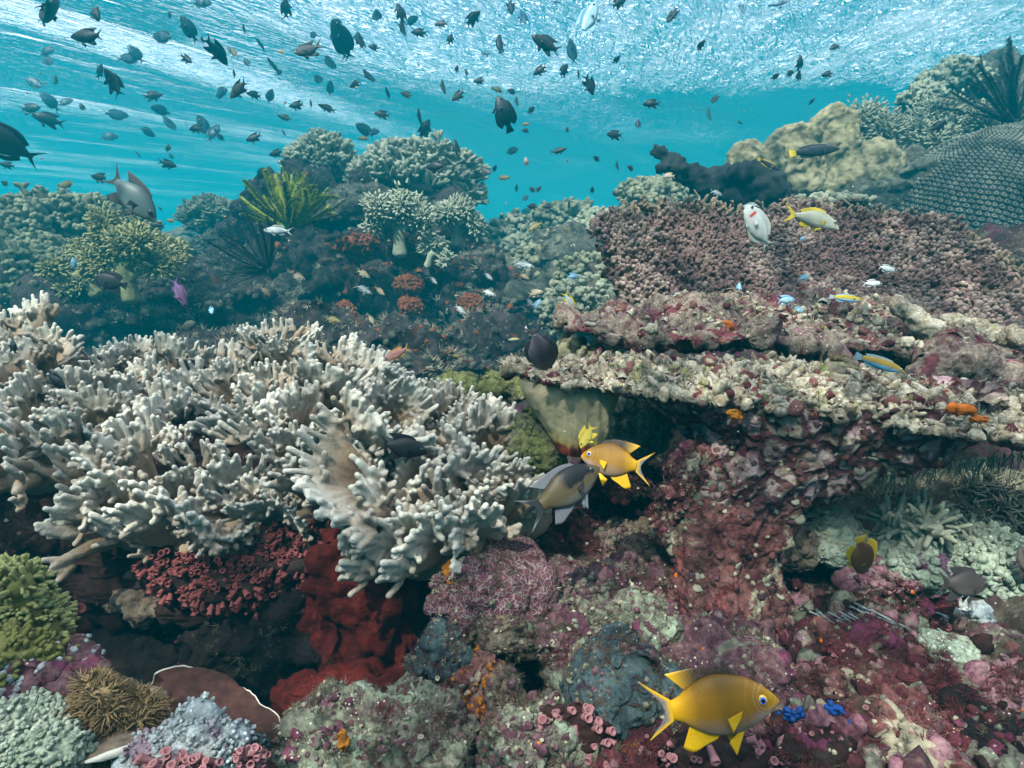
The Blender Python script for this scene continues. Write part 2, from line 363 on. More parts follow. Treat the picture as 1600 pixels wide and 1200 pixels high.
M['rubble'] = reef('plate_rubble', [(.07, .03, .035), (.24, .16, .13), (.40, .33, .26), (.14, .06, .065), (.30, .26, .20)], 20, [((.26, .07, .09), 28, .3), ((.34, .20, .24), 22, .25), ((.3, .32, .2), 24, .12), ((.55, .18, .03), 40, .05)], ((.7, .66, .56), 150, .14), .009, 60, gain=.6)
M['backplate'] = reef('plate_back', [(.07, .042, .04), (.2, .13, .115), (.32, .23, .19), (.13, .075, .07)], 12, [((.36, .28, .22), 26, .22), ((.06, .03, .032), 30, .25)], None, .010, 60, gain=0.5)
M['honey'] = reef('honeycomb_coral', [(.12, .05, .07), (.2, .08, .1), (.16, .07, .08)], 12, [((.45, .46, .42), 18, .08), ((.4, .3, .05), 30, .05)], None, .003, 160, cell=(150, (.24, .17, .17), (.075, .018, .034)), gain=0.7)
M['bluecoral'] = reef('pale_blue_coral', [(.2, .25, .3), (.38, .46, .5), (.5, .56, .55), (.3, .25, .32)], 22, [((.4, .3, .36), 30, .2)], ((.75, .8, .8), 150, .2), .006, 90, gain=0.6)
M['palegreen'] = reef('pale_green_coral', [(.2, .26, .2), (.4, .5, .38), (.52, .6, .46), (.3, .3, .24)], 20, [((.25, .12, .2), 26, .15)], ((.75, .8, .7), 150, .2), .006, 90, gain=0.55)
M['yellowgreen'] = reef('lime_crust', [(.1, .12, .04), (.26, .3, .08), (.38, .4, .16), (.16, .13, .06)], 22, [((.3, .26, .2), 26, .2)], None, .006, 90, gain=0.45)
M['bommie'] = reef('bommie_rock', [(.008, .010, .014), (.03, .03, .032), (.06, .05, .05), (.02, .016, .02)], 5, [((.10, .035, .02), 8, .25), ((.12, .13, .11), 10, .2)], ((.4, .42, .4), 40, .12), .025, 24, gain=0.6)
M['farreef'] = reef('far_reef', [(.02, .03, .03), (.09, .10, .085), (.17, .18, .14), (.06, .05, .05)], 4, [((.24, .26, .18), 7, .25)], ((.5, .52, .45), 30, .12), .025, 22, gain=0.5)

def fleshy(name, root, tip, z0, z1, sc=160, bump=.0012, axis=2, rough=.8, fuzz=0.):
    """soft coral skin: pigment runs from stalk colour to polyp colour along the branch"""
    t = NT(name); o = t.n('TexCoord', out=3); z = t.n('SeparateXYZ', out=axis, Vector=o); v = t.vec()
    n = t.noise(v, sc*.25, 4, .6)
    fac = t.step(t.math('ADD', z, t.math('MULTIPLY', t.math('SUBTRACT', n, .5), (z1-z0)*.5)), z0, z1)
    base = t.mix(fac, root, tip); base = t.mix(.35, base, t.ramp(t.noise(v, sc, 3, .7), [(.3, (.3, .3, .3)), (.7, (.72, .72, .72))]), 'OVERLAY')
    h = t.math('ADD', t.noise(v, sc*2.2, 3, .7), t.math('MULTIPLY', t.vor(v, sc*3), -.7))
    return t.p(Base_Color=base, Roughness=rough, Specular_IOR_Level=.2, Sheen_Weight=fuzz, Sheen_Roughness=.4, Normal=t.bump(h, bump, .9))
M['finger'] = fleshy('finger_leather', (.27, .185, .115), (.58, .56, .48), .034, .092, 170, .0013, fuzz=.3)
M['fingerbase'] = fleshy('leather_base', (.27, .20, .14), (.30, .24, .17), 0, 1, 120, .001)
def plain(name, col, rough=.8, sc=80, bump=.003, var=.5, spec=.25):
    t = NT(name); v = t.vec(); n = t.noise(v, sc, 5, .65)
    base = t.mix(var, col, t.ramp(t.noise(v, sc*.35, 4, .6), [(.3, (.28, .28, .28)), (.7, (.74, .74, .74))]), 'OVERLAY')
    return t.p(Base_Color=base, Roughness=rough, Specular_IOR_Level=spec, Normal=t.bump(n, bump, .8))
M['bush'] = plain('bush_coral', (.19, .20, .13), .8, 60, .004, .6)
M['bushbase'] = plain('bush_shadow', (.07, .065, .05), .9, 40, .006, .7)  # dark core colour stands in for shadow between the branchlets
M['bush2'] = plain('grey_green_coral', (.24, .26, .19), .8, 60, .004, .5)
M['yellowsoft'] = plain('yellow_soft_coral', (.27, .27, .13), .85, 70, .004, .5)
M['palesoft'] = plain('pale_soft_coral', (.30, .32, .24), .85, 70, .003, .35)
M['orangesoft'] = plain('rust_soft_coral', (.15, .042, .014), .85, 60, .004, .6)
M['leather'] = plain('tan_leather_coral', (.23, .21, .125), .85, 60, .012, .7)
M['stargreen'] = plain('lime_feather', (.27, .33, .035), .7, 60, .002, .4)
M['stardark'] = plain('dark_feather', (.035, .05, .03), .7, 60, .002, .4)
M['starblack'] = plain('black_feather', (.010, .014, .016), .7, 60, .002, .4)
M['blacksponge'] = plain('black_sponge', (.012, .016, .02), .8, 20, .012, .6)
M['vase'] = None
M['pinkpolyp'] = plain('pink_polyp', (.19, .05, .05), .7, 120, .002, .5)
M['rosepolyp'] = plain('rose_polyp', (.25, .11, .12), .6, 120, .002, .5)
M['blueblade'] = plain('blue_sponge', (.005, .05, .22), .6, 90, .004, .5)
M['fuzz'] = plain('brown_fuzz', (.20, .14, .07), .9, 120, .002, .5)
M['white'] = plain('white_rim', (.45, .44, .38), .7, 120, .002, .3)
M['hydroid'] = plain('pale_hydroid', (.25, .33, .34), .8, 90, .001, .3)
M['orangebit'] = plain('bright_orange_sponge', (.50, .12, .006), .6, 90, .004, .4)
M['rimcoral'] = plain('plate_rim', (.30, .235, .17), .8, 60, .004, .5)
M['platebud'] = plain('mauve_branchlet', (.17, .11, .10), .85, 70, .004, .6)
M['platebud_pale'] = plain('pale_branchlet', (.30, .225, .19), .85, 70, .004, .6)
M['turf'] = plain('algal_turf', (.08, .07, .045), .9, 90, .002, .6)
M['turfred'] = plain('red_turf', (.10, .025, .03), .9, 90, .002, .6)
M['turfpale'] = plain('pale_turf', (.30, .28, .20), .9, 90, .002, .6)

# ---------------------------------------------------------------- growth on rocks
BL = [('b', 10, .016), ('w', 26, .009), ('f', 55, .005), ('w', 105, .003), ('f', 240, .0014)]
LUMP = (ico(2)[0]*(1+.35*fbm(ico(2)[0]*1.6+3, 3, 5)[:, None]), ico(2)[1])
TUFT = join([(np.array([[math.cos(a)*.12, math.sin(a)*.12, 0], [math.cos(a+1.2)*.12, math.sin(a+1.2)*.12, 0], [math.cos(a+.6)*(.35+.3*(k % 3)), math.sin(a+.6)*(.35+.3*(k % 3)), .75+.1*(k % 4)]]), np.array([[0, 1, 2]])) for k, a in enumerate(np.arange(9)*2.4)])
def growth(v, f, spec, seed=0, up=None):
    """little lumps, cups and tufts standing on a surface; spec = [(template, n, smin, smax, stretch, material)]"""
    R = np.random.default_rng(seed+100); n = vnormals(v, f); out = []; mats = []
    tocam = np.array([0, -.75, .66]); ok = np.where(n@tocam > -.05)[0]
    if not len(ok): ok = np.arange(len(v))
    cl = fbm(v*18+seed, 3, 3)
    for tpl, k, a, b, st, mat in spec:
        w = np.clip(cl[ok]*R.choice([-1, 1])+.45, .02, 1)**2; idx = R.choice(ok, k, p=w/w.sum())
        s = a*(b/a)**(R.random(k)**1.6); z = n[idx]+.5*R.normal(size=(k, 3))+np.array([0, 0, .3])
        P, Fq = stamp(tpl[0], tpl[1], v[idx]-n[idx]*s[:, None]*.15, z, s*(.8+.4*R.random(k)), s*st*(.7+.6*R.random(k)), R)
        if mat not in mats: mats.append(mat)
        out.append((P, Fq, mats.index(mat)))
    return out, [M[m] for m in mats]
GR = lambda k=1.: [(LUMP, int(150*k), .0015, .0065, .7, 'purple'), (LUMP, int(150*k), .0015, .006, .6, 'green'), (LUMP, int(22*k), .0012, .0035, .8, 'turfpale'), (TUFT, int(420*k), .004, .010, 1., 'turf'), (TUFT, int(240*k), .004, .009, 1., 'turfred'), (TUFT, int(160*k), .003, .008, 1., 'turfpale'), (CUP, int(18*k), .0015, .003, 2, 'turfpale'), (LUMP, int(2*k), .002, .005, .6, 'orangebit')]
GB = lambda k=1.: [(LUMP, int(150*k), .0015, .008, .7, 'maroon'), (LUMP, int(90*k), .0015, .007, .7, 'purple'), (LUMP, int(22*k), .0012, .0035, .8, 'turfpale'), (TUFT, int(420*k), .005, .012, 1., 'turfred'), (TUFT, int(200*k), .004, .010, 1., 'turf'), (CUP, int(20*k), .0018, .0035, 2, 'rosepolyp'), (LUMP, int(2*k), .002, .005, .6, 'orangebit')]
KS = lambda d: 1.
def rock(name, px, py, d, rx, ry, mat, label, cat, rz=1., layers=BL, sub=6, seed=0, g=None, roll=0, warp=.25, group=None, flat=0, tilt=0):
    r = np.array([sz(rx, d), sz(rx, d)*rz, sz(ry, d)])
    ks = KS(d); layers = [(q[0], q[1]/ks, q[2]*ks) for q in layers]; g = [(q[0], q[1], q[2]*ks, q[3]*ks, *q[4:]) for q in g] if g else g
    v, f = blob(r, layers, sub, seed, rotm(tilt, roll, 0), warp, flat)
    o = tag(link(name, mesh(name, [(v, f, 0)], M[mat]), W(px, py, d)), label, cat, group)
    if g:
        P, ms = growth(v, f, g, seed); c = link('encrusting_growth', mesh('encrusting_growth', P, ms), (0, 0, 0), o); c['kind'] = 'stuff'
    return o
# ---------------------------------------------------------------- finger leather corals (the big pale colonies on the left)
def lobe(seed):
    R = np.random.default_rng(seed); L = .13+.05*R.random(); h = .06+.02*R.random(); T = []
    c = R.normal()*.03; ph = R.random()*6
    def ridge(s): return np.array([s*L/2, c*(s*s*2-1)+.012*math.sin(3*s+ph), h*(1-.28*s*s)])
    for s in np.linspace(-1, 1, 11):
        p = ridge(s); T.append(tube([p*[.3, .3, 0]+[0, 0, -.02], p*[.62, .7, .5], p], [.015, .0115, .007], 8))
    nf = int(48+R.integers(14))
    for k in range(nf):
        s = -1.08+2.16*(k+.5*R.random())/nf; p = ridge(s); side = R.choice([-1, 1])
        low = R.random() < .5
        if low: p = p*[.95, 1, .55+.3*R.random()]+[0, side*.008, 0]
        dr = np.array([s*.75+R.normal()*.15, side*(.25 if not low else 1.0)*R.random()*1.2, 1.0 if not low else .55]); dr /= np.linalg.norm(dr)
        ln = (.016+.018*R.random())*(1 if not low else .8); bend = np.array([R.normal()*.15, R.normal()*.15, .25])
        q = p+dr*ln*.55; e = q+(dr+bend)/np.linalg.norm(dr+bend)*ln*.55; r = .0043+.0010*R.random()
        T.append(tube([p-dr*.008, q, e], [r*1.1, r, r*.98], 8))
        if R.random() < .3:
            b = dr+np.array([R.choice([-1, 1])*.8, R.normal()*.6, .1]); b /= np.linalg.norm(b); T.append(tube([q-dr*.004, q+b*ln*.45], [r*.95, r*.8], 8))
    v, f = remesh(T, .0022, 2)
    v = v+vnormals(v, f)*(.0004*fbm(v*170, 3, seed))[:, None]
    return mesh('lobe', [(v, f, 0)], M['finger'])
LOBES = [lobe(s) for s in range(10)]
def colony(label, top, bot, x0, x1, dtop, dbot, stepx, stepy, seed, scale, rows_lean):
    R = np.random.default_rng(seed); pts = []
    ti = lambda x: np.interp(x, [p[0] for p in top], [p[1] for p in top]); bi = lambda x: np.interp(x, [p[0] for p in bot], [p[1] for p in bot])
    nrow = int(round((np.mean([bi(x)-ti(x) for x in np.linspace(x0, x1, 9)]))/stepy))
    for r in range(nrow+1):
        t = r/nrow; x = x0+(r % 2)*stepx*.5
        while x <= x1:
            xx = x+R.normal()*stepx*.16; T, B = ti(xx)+62, bi(xx)-42
            tt = min(max(t+R.normal()*.03, 0), 1); py = T+(B-T)*tt; d = dtop+(dbot-dtop)*tt
            pts.append((xx, py, d, tt)); x += stepx*(.92+.25*R.random())
    c0 = W((x0+x1)/2, bi((x0+x1)/2), (dtop+dbot)/2); root = empty('soft_coral', c0, label, 'soft coral')
    basis = []; xm = (x0+x1)/2
    for (xx, py, d, t) in pts:
        p = W(xx, py, d); r = .034+.012*R.random(); bv, bf = ico(3)
        q = p-c0+np.array([0, .03, -.028]); basis.append((bv*np.array([r*1.25, r*1.2, r*.8])+q, bf))
        out = np.array([(xx-xm)/(x1-x0)*.9+R.normal()*.22, -(.10+rows_lean*t)+R.normal()*.16, .95-.45*t*t])
        X, Y, Z = frames(out[None], np.array([0.])); 
        X0 = np.array([1., .15, 0]); X0 = X0-Z[0]*(X0@Z[0]); X0 /= np.linalg.norm(X0); a = R.normal()*.75; Y0 = np.cross(Z[0], X0)
        Xr = X0*math.cos(a)+Y0*math.sin(a); Yr = np.cross(Z[0], Xr)
        s = scale*(.72+.42*R.random())*(1.0+.1*t)
        o = link('lobe', LOBES[R.integers(len(LOBES))], tuple(p-c0), root)
        o.rotation_euler = Matrix((Xr, Yr, Z[0])).transposed().to_euler(); o.scale = (s, s, s*(.9+.25*R.random()))
    v, f = remesh(basis, .006, 6); v = v+vnormals(v, f)*relief(v, [('f', 14, .006), ('f', 60, .0015)], seed)[:, None]
    link('base', mesh('base', [(v, f, 0)], M['fingerbase']), (0, 0, 0), root)
    return root
colony('wide pale grey leather coral with thick stubby fingers, left of the black damselfish',
       [(-60, 470), (100, 478), (140, 520), (260, 510), (330, 540), (380, 520), (400, 488), (480, 482), (530, 510), (590, 545), (640, 580)],
       [(-60, 730), (30, 765), (120, 775), (200, 850), (300, 878), (420, 868), (500, 820), (560, 740), (640, 700)], -60, 620, 1.42, .90, 64, 44, 3, .84, .55)
colony('smaller pale leather coral between black damselfish and grey vase sponge, fingers spreading upward',
       [(560, 640), (610, 640), (650, 585), (700, 600), (740, 590), (790, 625), (830, 680)],
       [(560, 800), (600, 850), (650, 905), (700, 890), (780, 860), (840, 840)], 585, 815, 1.12, .84, 58, 44, 5, .84, .55)

# ledge that carries them, hollow below
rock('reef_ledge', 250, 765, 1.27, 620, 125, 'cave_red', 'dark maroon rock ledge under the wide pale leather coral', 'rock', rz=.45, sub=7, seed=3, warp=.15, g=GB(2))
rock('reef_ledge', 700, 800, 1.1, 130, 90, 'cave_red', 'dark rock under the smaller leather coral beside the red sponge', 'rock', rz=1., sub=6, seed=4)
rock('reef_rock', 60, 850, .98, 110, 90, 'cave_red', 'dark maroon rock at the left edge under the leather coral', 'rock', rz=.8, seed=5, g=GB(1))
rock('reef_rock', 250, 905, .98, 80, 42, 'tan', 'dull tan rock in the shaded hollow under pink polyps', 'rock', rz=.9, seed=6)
rock('reef_rock', 160, 1010, 1.02, 150, 70, 'cave', 'rock painted black as shade deep in the hollow, left side', 'rock', rz=.8, seed=7)
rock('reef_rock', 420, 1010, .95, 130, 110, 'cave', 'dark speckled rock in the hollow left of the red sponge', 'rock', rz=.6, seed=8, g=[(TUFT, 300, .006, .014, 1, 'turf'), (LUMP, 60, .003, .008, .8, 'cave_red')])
# red sponge wall
o = rock('red_sponge', 580, 985, .90, 96, 165, 'red', 'large blood red encrusting sponge with dark cracks in the hollow', 'sponge', rz=.55, seed=9, layers=[('b', 9, .016), ('f', 30, .007), ('c', 11, .006), ('f', 150, .0012)], warp=.3, flat=.2)
rock('red_sponge', 545, 1110, .76, 118, 62, 'red', 'lower red sponge sheet above the green turf at the bottom', 'sponge', rz=.6, seed=10, layers=[('b', 9, .014), ('f', 30, .006), ('c', 10, .004), ('f', 150, .0012)], warp=.3)
# pink polyp clump under the leather coral
def polyp_clump(px, py, d, rx, ry, n, mat, label, seed, s=(.004, .008), st=2.4, drop=-.5, bmat='cave_red', group=None):
    r = np.array([sz(rx, d), sz(rx, d)*.5, sz(ry, d)]); v, f = blob(r, [('b', 14, .012), ('f', 50, .004)], 5, seed)
    R = np.random.default_rng(seed); nn = vnormals(v, f); ok = np.where(nn[:, 1] < .2)[0]; idx = R.choice(ok, n)
    sc = s[0]+(s[1]-s[0])*R.random(n)
    o = tag(link('polyp_colony', mesh('polyp_colony', [(v, f, 0)], M[bmat]), W(px, py, d)), label, 'coral', group)
    P, Fq = stamp(CUP[0], CUP[1], v[idx], nn[idx]+R.normal(size=(n, 3))*.35+np.array([0, -.4, drop]), sc, sc*st*(.6+.8*R.random(n)), R)
    c = link('polyps', mesh('polyps', [(P, Fq, 0)], M[mat]), (0, 0, 0), o); c['kind'] = 'stuff'
    return o
polyp_clump(400, 880, .93, 150, 42, 900, 'pinkpolyp', 'band of dusky pink tube polyps hanging under the wide leather coral', 11, (.002, .005), 2.8)
polyp_clump(490, 850, .92, 70, 40, 420, 'pinkpolyp', 'dusky pink polyp clump just left of the red sponge', 12, (.002, .0045), 2.8)

# ---------------------------------------------------------------- bottom left corner
def plate(name, rim, centre, mats, nr=60, ns=220, thick=.012, dish=.02, layers=(), rimlayers=(), seed=0, power=1.3, rim_mat=None, loc=None):
    """a coral plate: closed sheet between a rim curve and a centre, both faces modelled"""
    P = crom(np.asarray(rim), ns); c = np.asarray(centre); P = P+(P-c)/np.linalg.norm(P-c, axis=1)[:, None]*relief(P, rimlayers, seed)[:, None] if len(rimlayers) else P
    nrm = np.cross(P-c, np.roll(P, -1, 0)-c).sum(0); nrm /= np.linalg.norm(nrm)
    t = np.linspace(.01, 1, nr); S = []
    for side in (1, -1):
        A = c+(P-c)[None]*t[:, None, None]+nrm*(dish*(t[:, None, None]**power*0+ (1-t[:, None, None]**power)))*-1
        th = thick*np.sqrt(np.clip(1-t**8, 0, 1)); A = A+side*nrm*th[:, None, None]*.5; S.append(A.reshape(-1, 3))
    v = np.concatenate([S[0], S[1]]); f0 = grid_faces(nr, ns, True); N = nr*ns
    f = np.concatenate([f0, f0[:, ::-1]+N])
    j = np.arange(ns); j2 = (j+1) % ns; a = (nr-1)*ns
    f = np.concatenate([f, np.stack([a+j, a+j2, N+a+j2, N+a+j], 1)])
    if vnormals(v, f)[(nr//2)*ns]@nrm < 0: f = f[:, ::-1]
    n = vnormals(v, f); disp = relief(v, layers, seed) if len(layers) else 0
    v = v+n*np.reshape(disp, (-1, 1))
    mi = np.zeros(len(f), int)
    tt = np.concatenate([np.repeat(t, ns)]*2)[f].mean(1); 
    if rim_mat is not None: mi[tt > rim_mat] = 1
    c0 = W(*loc) if loc is not None else c
    parts = [(v-c0, f, 0)] if rim_mat is None else [(v-c0, f[mi == 0], 0), (v-c0, f[mi == 1], 1)]
    o = link(name, mesh(name, parts, mats), c0)
    return o, v-c0, f
M['maroonplate'] = reef('maroon_plate', [(.07, .026, .02), (.11, .042, .032), (.09, .034, .026)], 8, [], ((.6, .55, .5), 26, .035), .0012, 200)
o, _, _ = plate('plate_coral', [W(*p) for p in [(235, 1075, .66), (255, 1045, .68), (300, 1038, .70), (350, 1052, .69), (385, 1078, .67), (430, 1110, .64), (465, 1160, .60), (450, 1215, .55), (380, 1280, .5), (280, 1270, .5), (215, 1180, .56)]], W(330, 1150, .64), [M['maroonplate'], M['white']], thick=.009, dish=.02, layers=[('f', 14, .005)], rimlayers=[('f', 22, .006)], seed=21, rim_mat=.984)
tag(o, 'broad dark maroon plate coral with thin white rim, bottom left', 'coral')
o, _, _ = plate('plate_coral', [W(*p) for p in [(108, 1120, .60), (112, 1068, .64), (160, 1056, .65), (215, 1062, .64), (262, 1100, .58), (240, 1150, .53), (190, 1175, .50), (110, 1190, .5)]], W(175, 1130, .59), [M['tan'], M['white']], thick=.008, dish=.025, layers=[('f', 14, .004)], rimlayers=[('f', 22, .005)], seed=22, rim_mat=.975)
tag(o, 'small upright plate coral with white rim cupping the brown fuzzy coral', 'coral')
def fuzzy(px, py, d, rx, ry, n, mat, bmat, label, cat, seed, ln=(.008, .016), r=.0011, tpl=THREAD, name='fuzzy_coral', rz=.7, spread=.35, layers=(('b', 16, .01), ('f', 60, .003)), sub=5, group=None):
    rr = np.array([sz(rx, d), sz(rx, d)*rz, sz(ry, d)]); v, f = blob(rr, list(layers), sub, seed); R = np.random.default_rng(seed); nn = vnormals(v, f)
    idx = R.integers(len(v), size=n); l = ln[0]+(ln[1]-ln[0])*R.random(n)
    o = tag(link(name, mesh(name, [(v, f, 0)], M[bmat]), W(px, py, d)), label, cat, group)
    P, Fq = stamp(tpl[0], tpl[1], v[idx], nn[idx]+spread*R.normal(size=(n, 3)), r*(.7+.6*R.random(n)), l, R)
    c = link('polyps', mesh('polyps', [(P, Fq, 0)], M[mat]), (0, 0, 0), o); c['kind'] = 'stuff'
    return o
fuzzy(172, 1120, .54, 68, 60, 5200, 'fuzz', 'fuzz', 'round brown coral covered in fine fuzzy polyps, bottom left', 'coral', 31, (.006, .012), .0009)
fuzzy(292, 1178, .52, 84, 46, 900, 'bluecoral', 'bluecoral', 'pale blue lumpy coral in front of the maroon plate coral', 'coral', 32, (.003, .006), .0017, FINGER, 'lumpy_coral', sub=6, layers=(('w', 24, .012), ('f', 60, .004)))
polyp_clump(275, 1205, .48, 60, 18, 130, 'rosepolyp', 'pale lilac tube polyps along the bottom edge, below the pale blue coral', 33, (.002, .0038), 2.6, .8, 'purple')
polyp_clump(390, 1180, .52, 36, 22, 40, 'rosepolyp', 'pale lilac tube polyps at the tip of the maroon plate coral', 34, (.002, .0035), 2.6, .8, 'purple')
rock('teal_sponge', 400, 1165, .55, 28, 18, 'teal', 'small green teal sponge on the maroon plate coral', 'sponge', seed=35, sub=5)
rock('encrusted_rock', 68, 1085, .58, 62, 56, 'purple', 'purple and white streaked coral lump left of the fuzzy brown coral', 'coral', seed=36, layers=[('b', 14, .012), ('c', 60, .004), ('w', 90, .003), ('f', 240, .001)], g=[(LUMP, 300, .002, .005, .7, 'bluecoral'), (TUFT, 150, .004, .008, 1, 'turfred')])
fuzzy(35, 1180, .5, 95, 52, 2200, 'palegreen', 'palegreen', 'pale green lumpy coral in the bottom left corner', 'coral', 37, (.003, .007), .0019, FINGER, 'lumpy_coral', sub=6, layers=(('w', 26, .012), ('f', 60, .004)))
M['limefinger'] = plain('lime_finger_coral', (.12, .125, .035), .8, 120, .003, .4)
M['limetip'] = plain('pale_lime_coral', (.22, .235, .09), .8, 120, .003, .3)
fuzzy(8, 962, .62, 70, 68, 1700, 'limetip', 'limefinger', 'yellow green finger coral at the left edge below the leather coral', 'coral', 38, (.007, .013), .0023, FINGER, 'finger_coral', spread=.25)
fuzzy(20, 1040, .58, 60, 40, 500, 'limefinger', 'limefinger', 'lower brown green finger coral lump at the left edge', 'coral', 39, (.007, .012), .0026, FINGER, 'finger_coral', spread=.25)
polyp_clump(95, 985, .66, 26, 40, 70, 'pinkpolyp', 'small mauve polyp clump right of the yellow green finger coral', 40, (.003, .006), 2.4, .2)

# ---------------------------------------------------------------- bottom centre rocks
rock('encrusted_rock', 600, 1185, .62, 150, 75, 'green', 'low green and grey turf rock along the bottom, below the red sponge', 'rock', rz=.8, seed=41, sub=7, g=GR(2.5))
rock('orange_sponge', 535, 1160, .57, 9, 20, 'orange', 'tiny upright orange sponge at the bottom below the red sponge', 'sponge', seed=42, sub=4, layers=[('f', 60, .003)])
rock('honeycomb_coral', 762, 920, .80, 72, 48, 'honey', 'purple honeycomb patterned coral boulder below the smaller leather coral', 'coral', rz=.9, seed=43, sub=7, warp=.35, layers=[('b', 9, .014), ('w', 24, .007), ('f', 40, .003), ('f', 120, .0012)], g=GR(.5))
rock('tan_sponge', 720, 887, .80, 32, 9, 'orange', 'thin orange edge crust between leather coral and honeycomb coral', 'sponge', seed=44, sub=5, roll=-.3, layers=[('f', 60, .003)])
rock('plate_coral', 790, 995, .74, 62, 46, 'tan', 'smooth tan lobed plate coral below the purple honeycomb coral', 'coral', rz=.45, seed=45, layers=[('b', 10, .010), ('f', 40, .003), ('f', 200, .0008)], tilt=.5, g=GR(.35))
rock('teal_sponge', 705, 1032, .74, 46, 44, 'teal', 'teal sponge with a dark pore left of the tan plate coral', 'sponge', seed=46, g=GR(.5)+[(TUFT, 120, .004, .008, 1, 'turf'), (CUP, 6, .004, .006, 1.5, 'teal')])
rock('encrusted_rock', 745, 1072, .70, 56, 46, 'stalk', 'rock crusted orange and grey, below the tan plate coral', 'rock', seed=47, g=[(LUMP, 120, .002, .005, .7, 'orange'), (TUFT, 90, .004, .008, 1, 'turf')])
rock('plate_coral', 790, 1110, .66, 22, 60, 'tan', 'narrow tan plate coral standing on edge above the bottom boulder', 'coral', rz=1.8, seed=48, layers=[('b', 12, .006), ('f', 50, .003), ('f', 200, .0008)], g=GR(.3))
rock('boulder', 830, 1165, .60, 76, 70, 'green', 'green turfed boulder at the bottom, left of the lilac tube polyps', 'rock', seed=49, sub=7, g=GR(1.6))
rock('boulder', 850, 955, .82, 56, 42, 'green', 'pale green boulder beside the purple honeycomb coral', 'rock', seed=50, g=GR(1))
rock('encrusted_rock', 868, 1008, .74, 36, 36, 'purple', 'small brown pink rock between tan plate coral and the large green boulder', 'rock', seed=51, g=GR(.6))
rock('boulder', 950, 1015, .76, 92, 62, 'green', 'large green grey boulder in the centre, left of the coral stalk', 'rock', seed=52, sub=7, g=GR(2))
rock('encrusted_rock', 960, 925, .86, 92, 50, 'purple', 'mauve turfed rock left of the base of the coral stalk', 'rock', seed=53, sub=7, g=GR(2))
rock('encrusted_rock', 1050, 960, .86, 56, 50, 'cave_red', 'brown rock against the foot of the coral stalk', 'rock', seed=54, g=GR(1.2))
rock('encrusted_rock', 1110, 1045, .74, 130, 52, 'purple', 'purple brown rock behind the big yellow damselfish', 'rock', seed=55, sub=7, g=GR(2))
rock('encrusted_rock', 980, 1085, .66, 72, 62, 'teal', 'dark blue green rock left of the big yellow damselfish', 'rock', seed=56, sub=7, g=GR(1.)+[(TUFT, 500, .004, .010, 1, 'turf'), (LUMP, 90, .002, .006, .8, 'teal'), (CUP, 12, .003, .005, 1.6, 'teal')])
rock('encrusted_rock', 930, 1190, .58, 90, 40, 'maroon', 'dark maroon rock under the lilac tube polyps at the bottom', 'rock', seed=57, g=GB(1))
rock('encrusted_rock', 1080, 1200, .60, 120, 46, 'maroon', 'reddish rock at the bottom below the big yellow damselfish', 'rock', seed=58, g=GB(1.4))
polyp_clump(895, 1135, .58, 48, 36, 55, 'rosepolyp', 'lilac pink tube polyps left of the big yellow fish tail', 59, (.0025, .0045), 2.6, .2)
polyp_clump(1120, 1178, .56, 80, 22, 70, 'rosepolyp', 'row of pink tube polyps under the belly of the big yellow damselfish', 60, (.0025, .0045), 2.8, .5)
rock('encrusted_rock', 900, 850, 1.02, 90, 66, 'cave_red', 'dark maroon rock under the grey black-backed damselfish', 'rock', seed=61, sub=7, g=GB(2))
rock('encrusted_rock', 985, 850, .93, 42, 34, 'tan', 'tan tufted rock between the fish pair and the coral stalk', 'rock', seed=62, g=GR(.8))
rock('encrusted_rock', 1010, 790, 1.06, 70, 50, 'cave', 'rock painted black as shade behind the two yellow damselfish', 'rock', seed=63)
def sea_squirt(px, py, d, s, lean, label, mat):
    T = revolve([(.75, 0), (.95, .5), (.9, 1.0), (.7, 1.5), (.55, 1.9), (.62, 2.05), (.5, 2.12), (.34, 2.0), (.28, 1.5), (.02, 1.3)], 24)
    v = T[0]*s; v = v*(1+.10*fbm(v*90, 3, int(px)))[:, None]
    o = tag(link('sea_squirt', mesh('sea_squirt', [(v, T[1], 0)], M[mat]), W(px, py, d)), label, 'sea squirt'); o.rotation_euler = lean
sea_squirt(887, 893, .86, .012, (.7, .2, 0), 'small mauve sea squirt with a round open mouth above the large green boulder', 'maroon')
sea_squirt(984, 1036, .64, .012, (.75, .05, 0), 'brown sea squirt with dark opening above the big yellow fish tail', 'tan')
rock('encrusted_rock', 835, 700, .98, 45, 66, 'yellowgreen', 'lime green turf rock between leather coral and grey vase sponge', 'rock', seed=64, g=[(TUFT, 600, .005, .012, 1, 'turfpale'), (LUMP, 150, .003, .008, .8, 'yellowgreen')])
rock('encrusted_rock', 985, 665, 1.08, 66, 42, 'palegreen', 'pale turf rock right of the grey vase sponge', 'rock', seed=65, g=[(TUFT, 500, .005, .012, 1, 'turfpale'), (LUMP, 120, .003, .008, .8, 'palegreen')])
rock('encrusted_rock', 960, 740, 1.02, 60, 40, 'cave_red', 'dark red rock below the grey vase sponge', 'rock', seed=66, g=GB(1))
rock('encrusted_rock', 705, 610, 1.45, 42, 22, 'yellowgreen', 'yellow green mound behind the smaller leather coral', 'rock', seed=67)
rock('encrusted_rock', 795, 605, 1.3, 40, 20, 'yellowgreen', 'pale lime mound behind the tip of the front table coral', 'rock', seed=68)
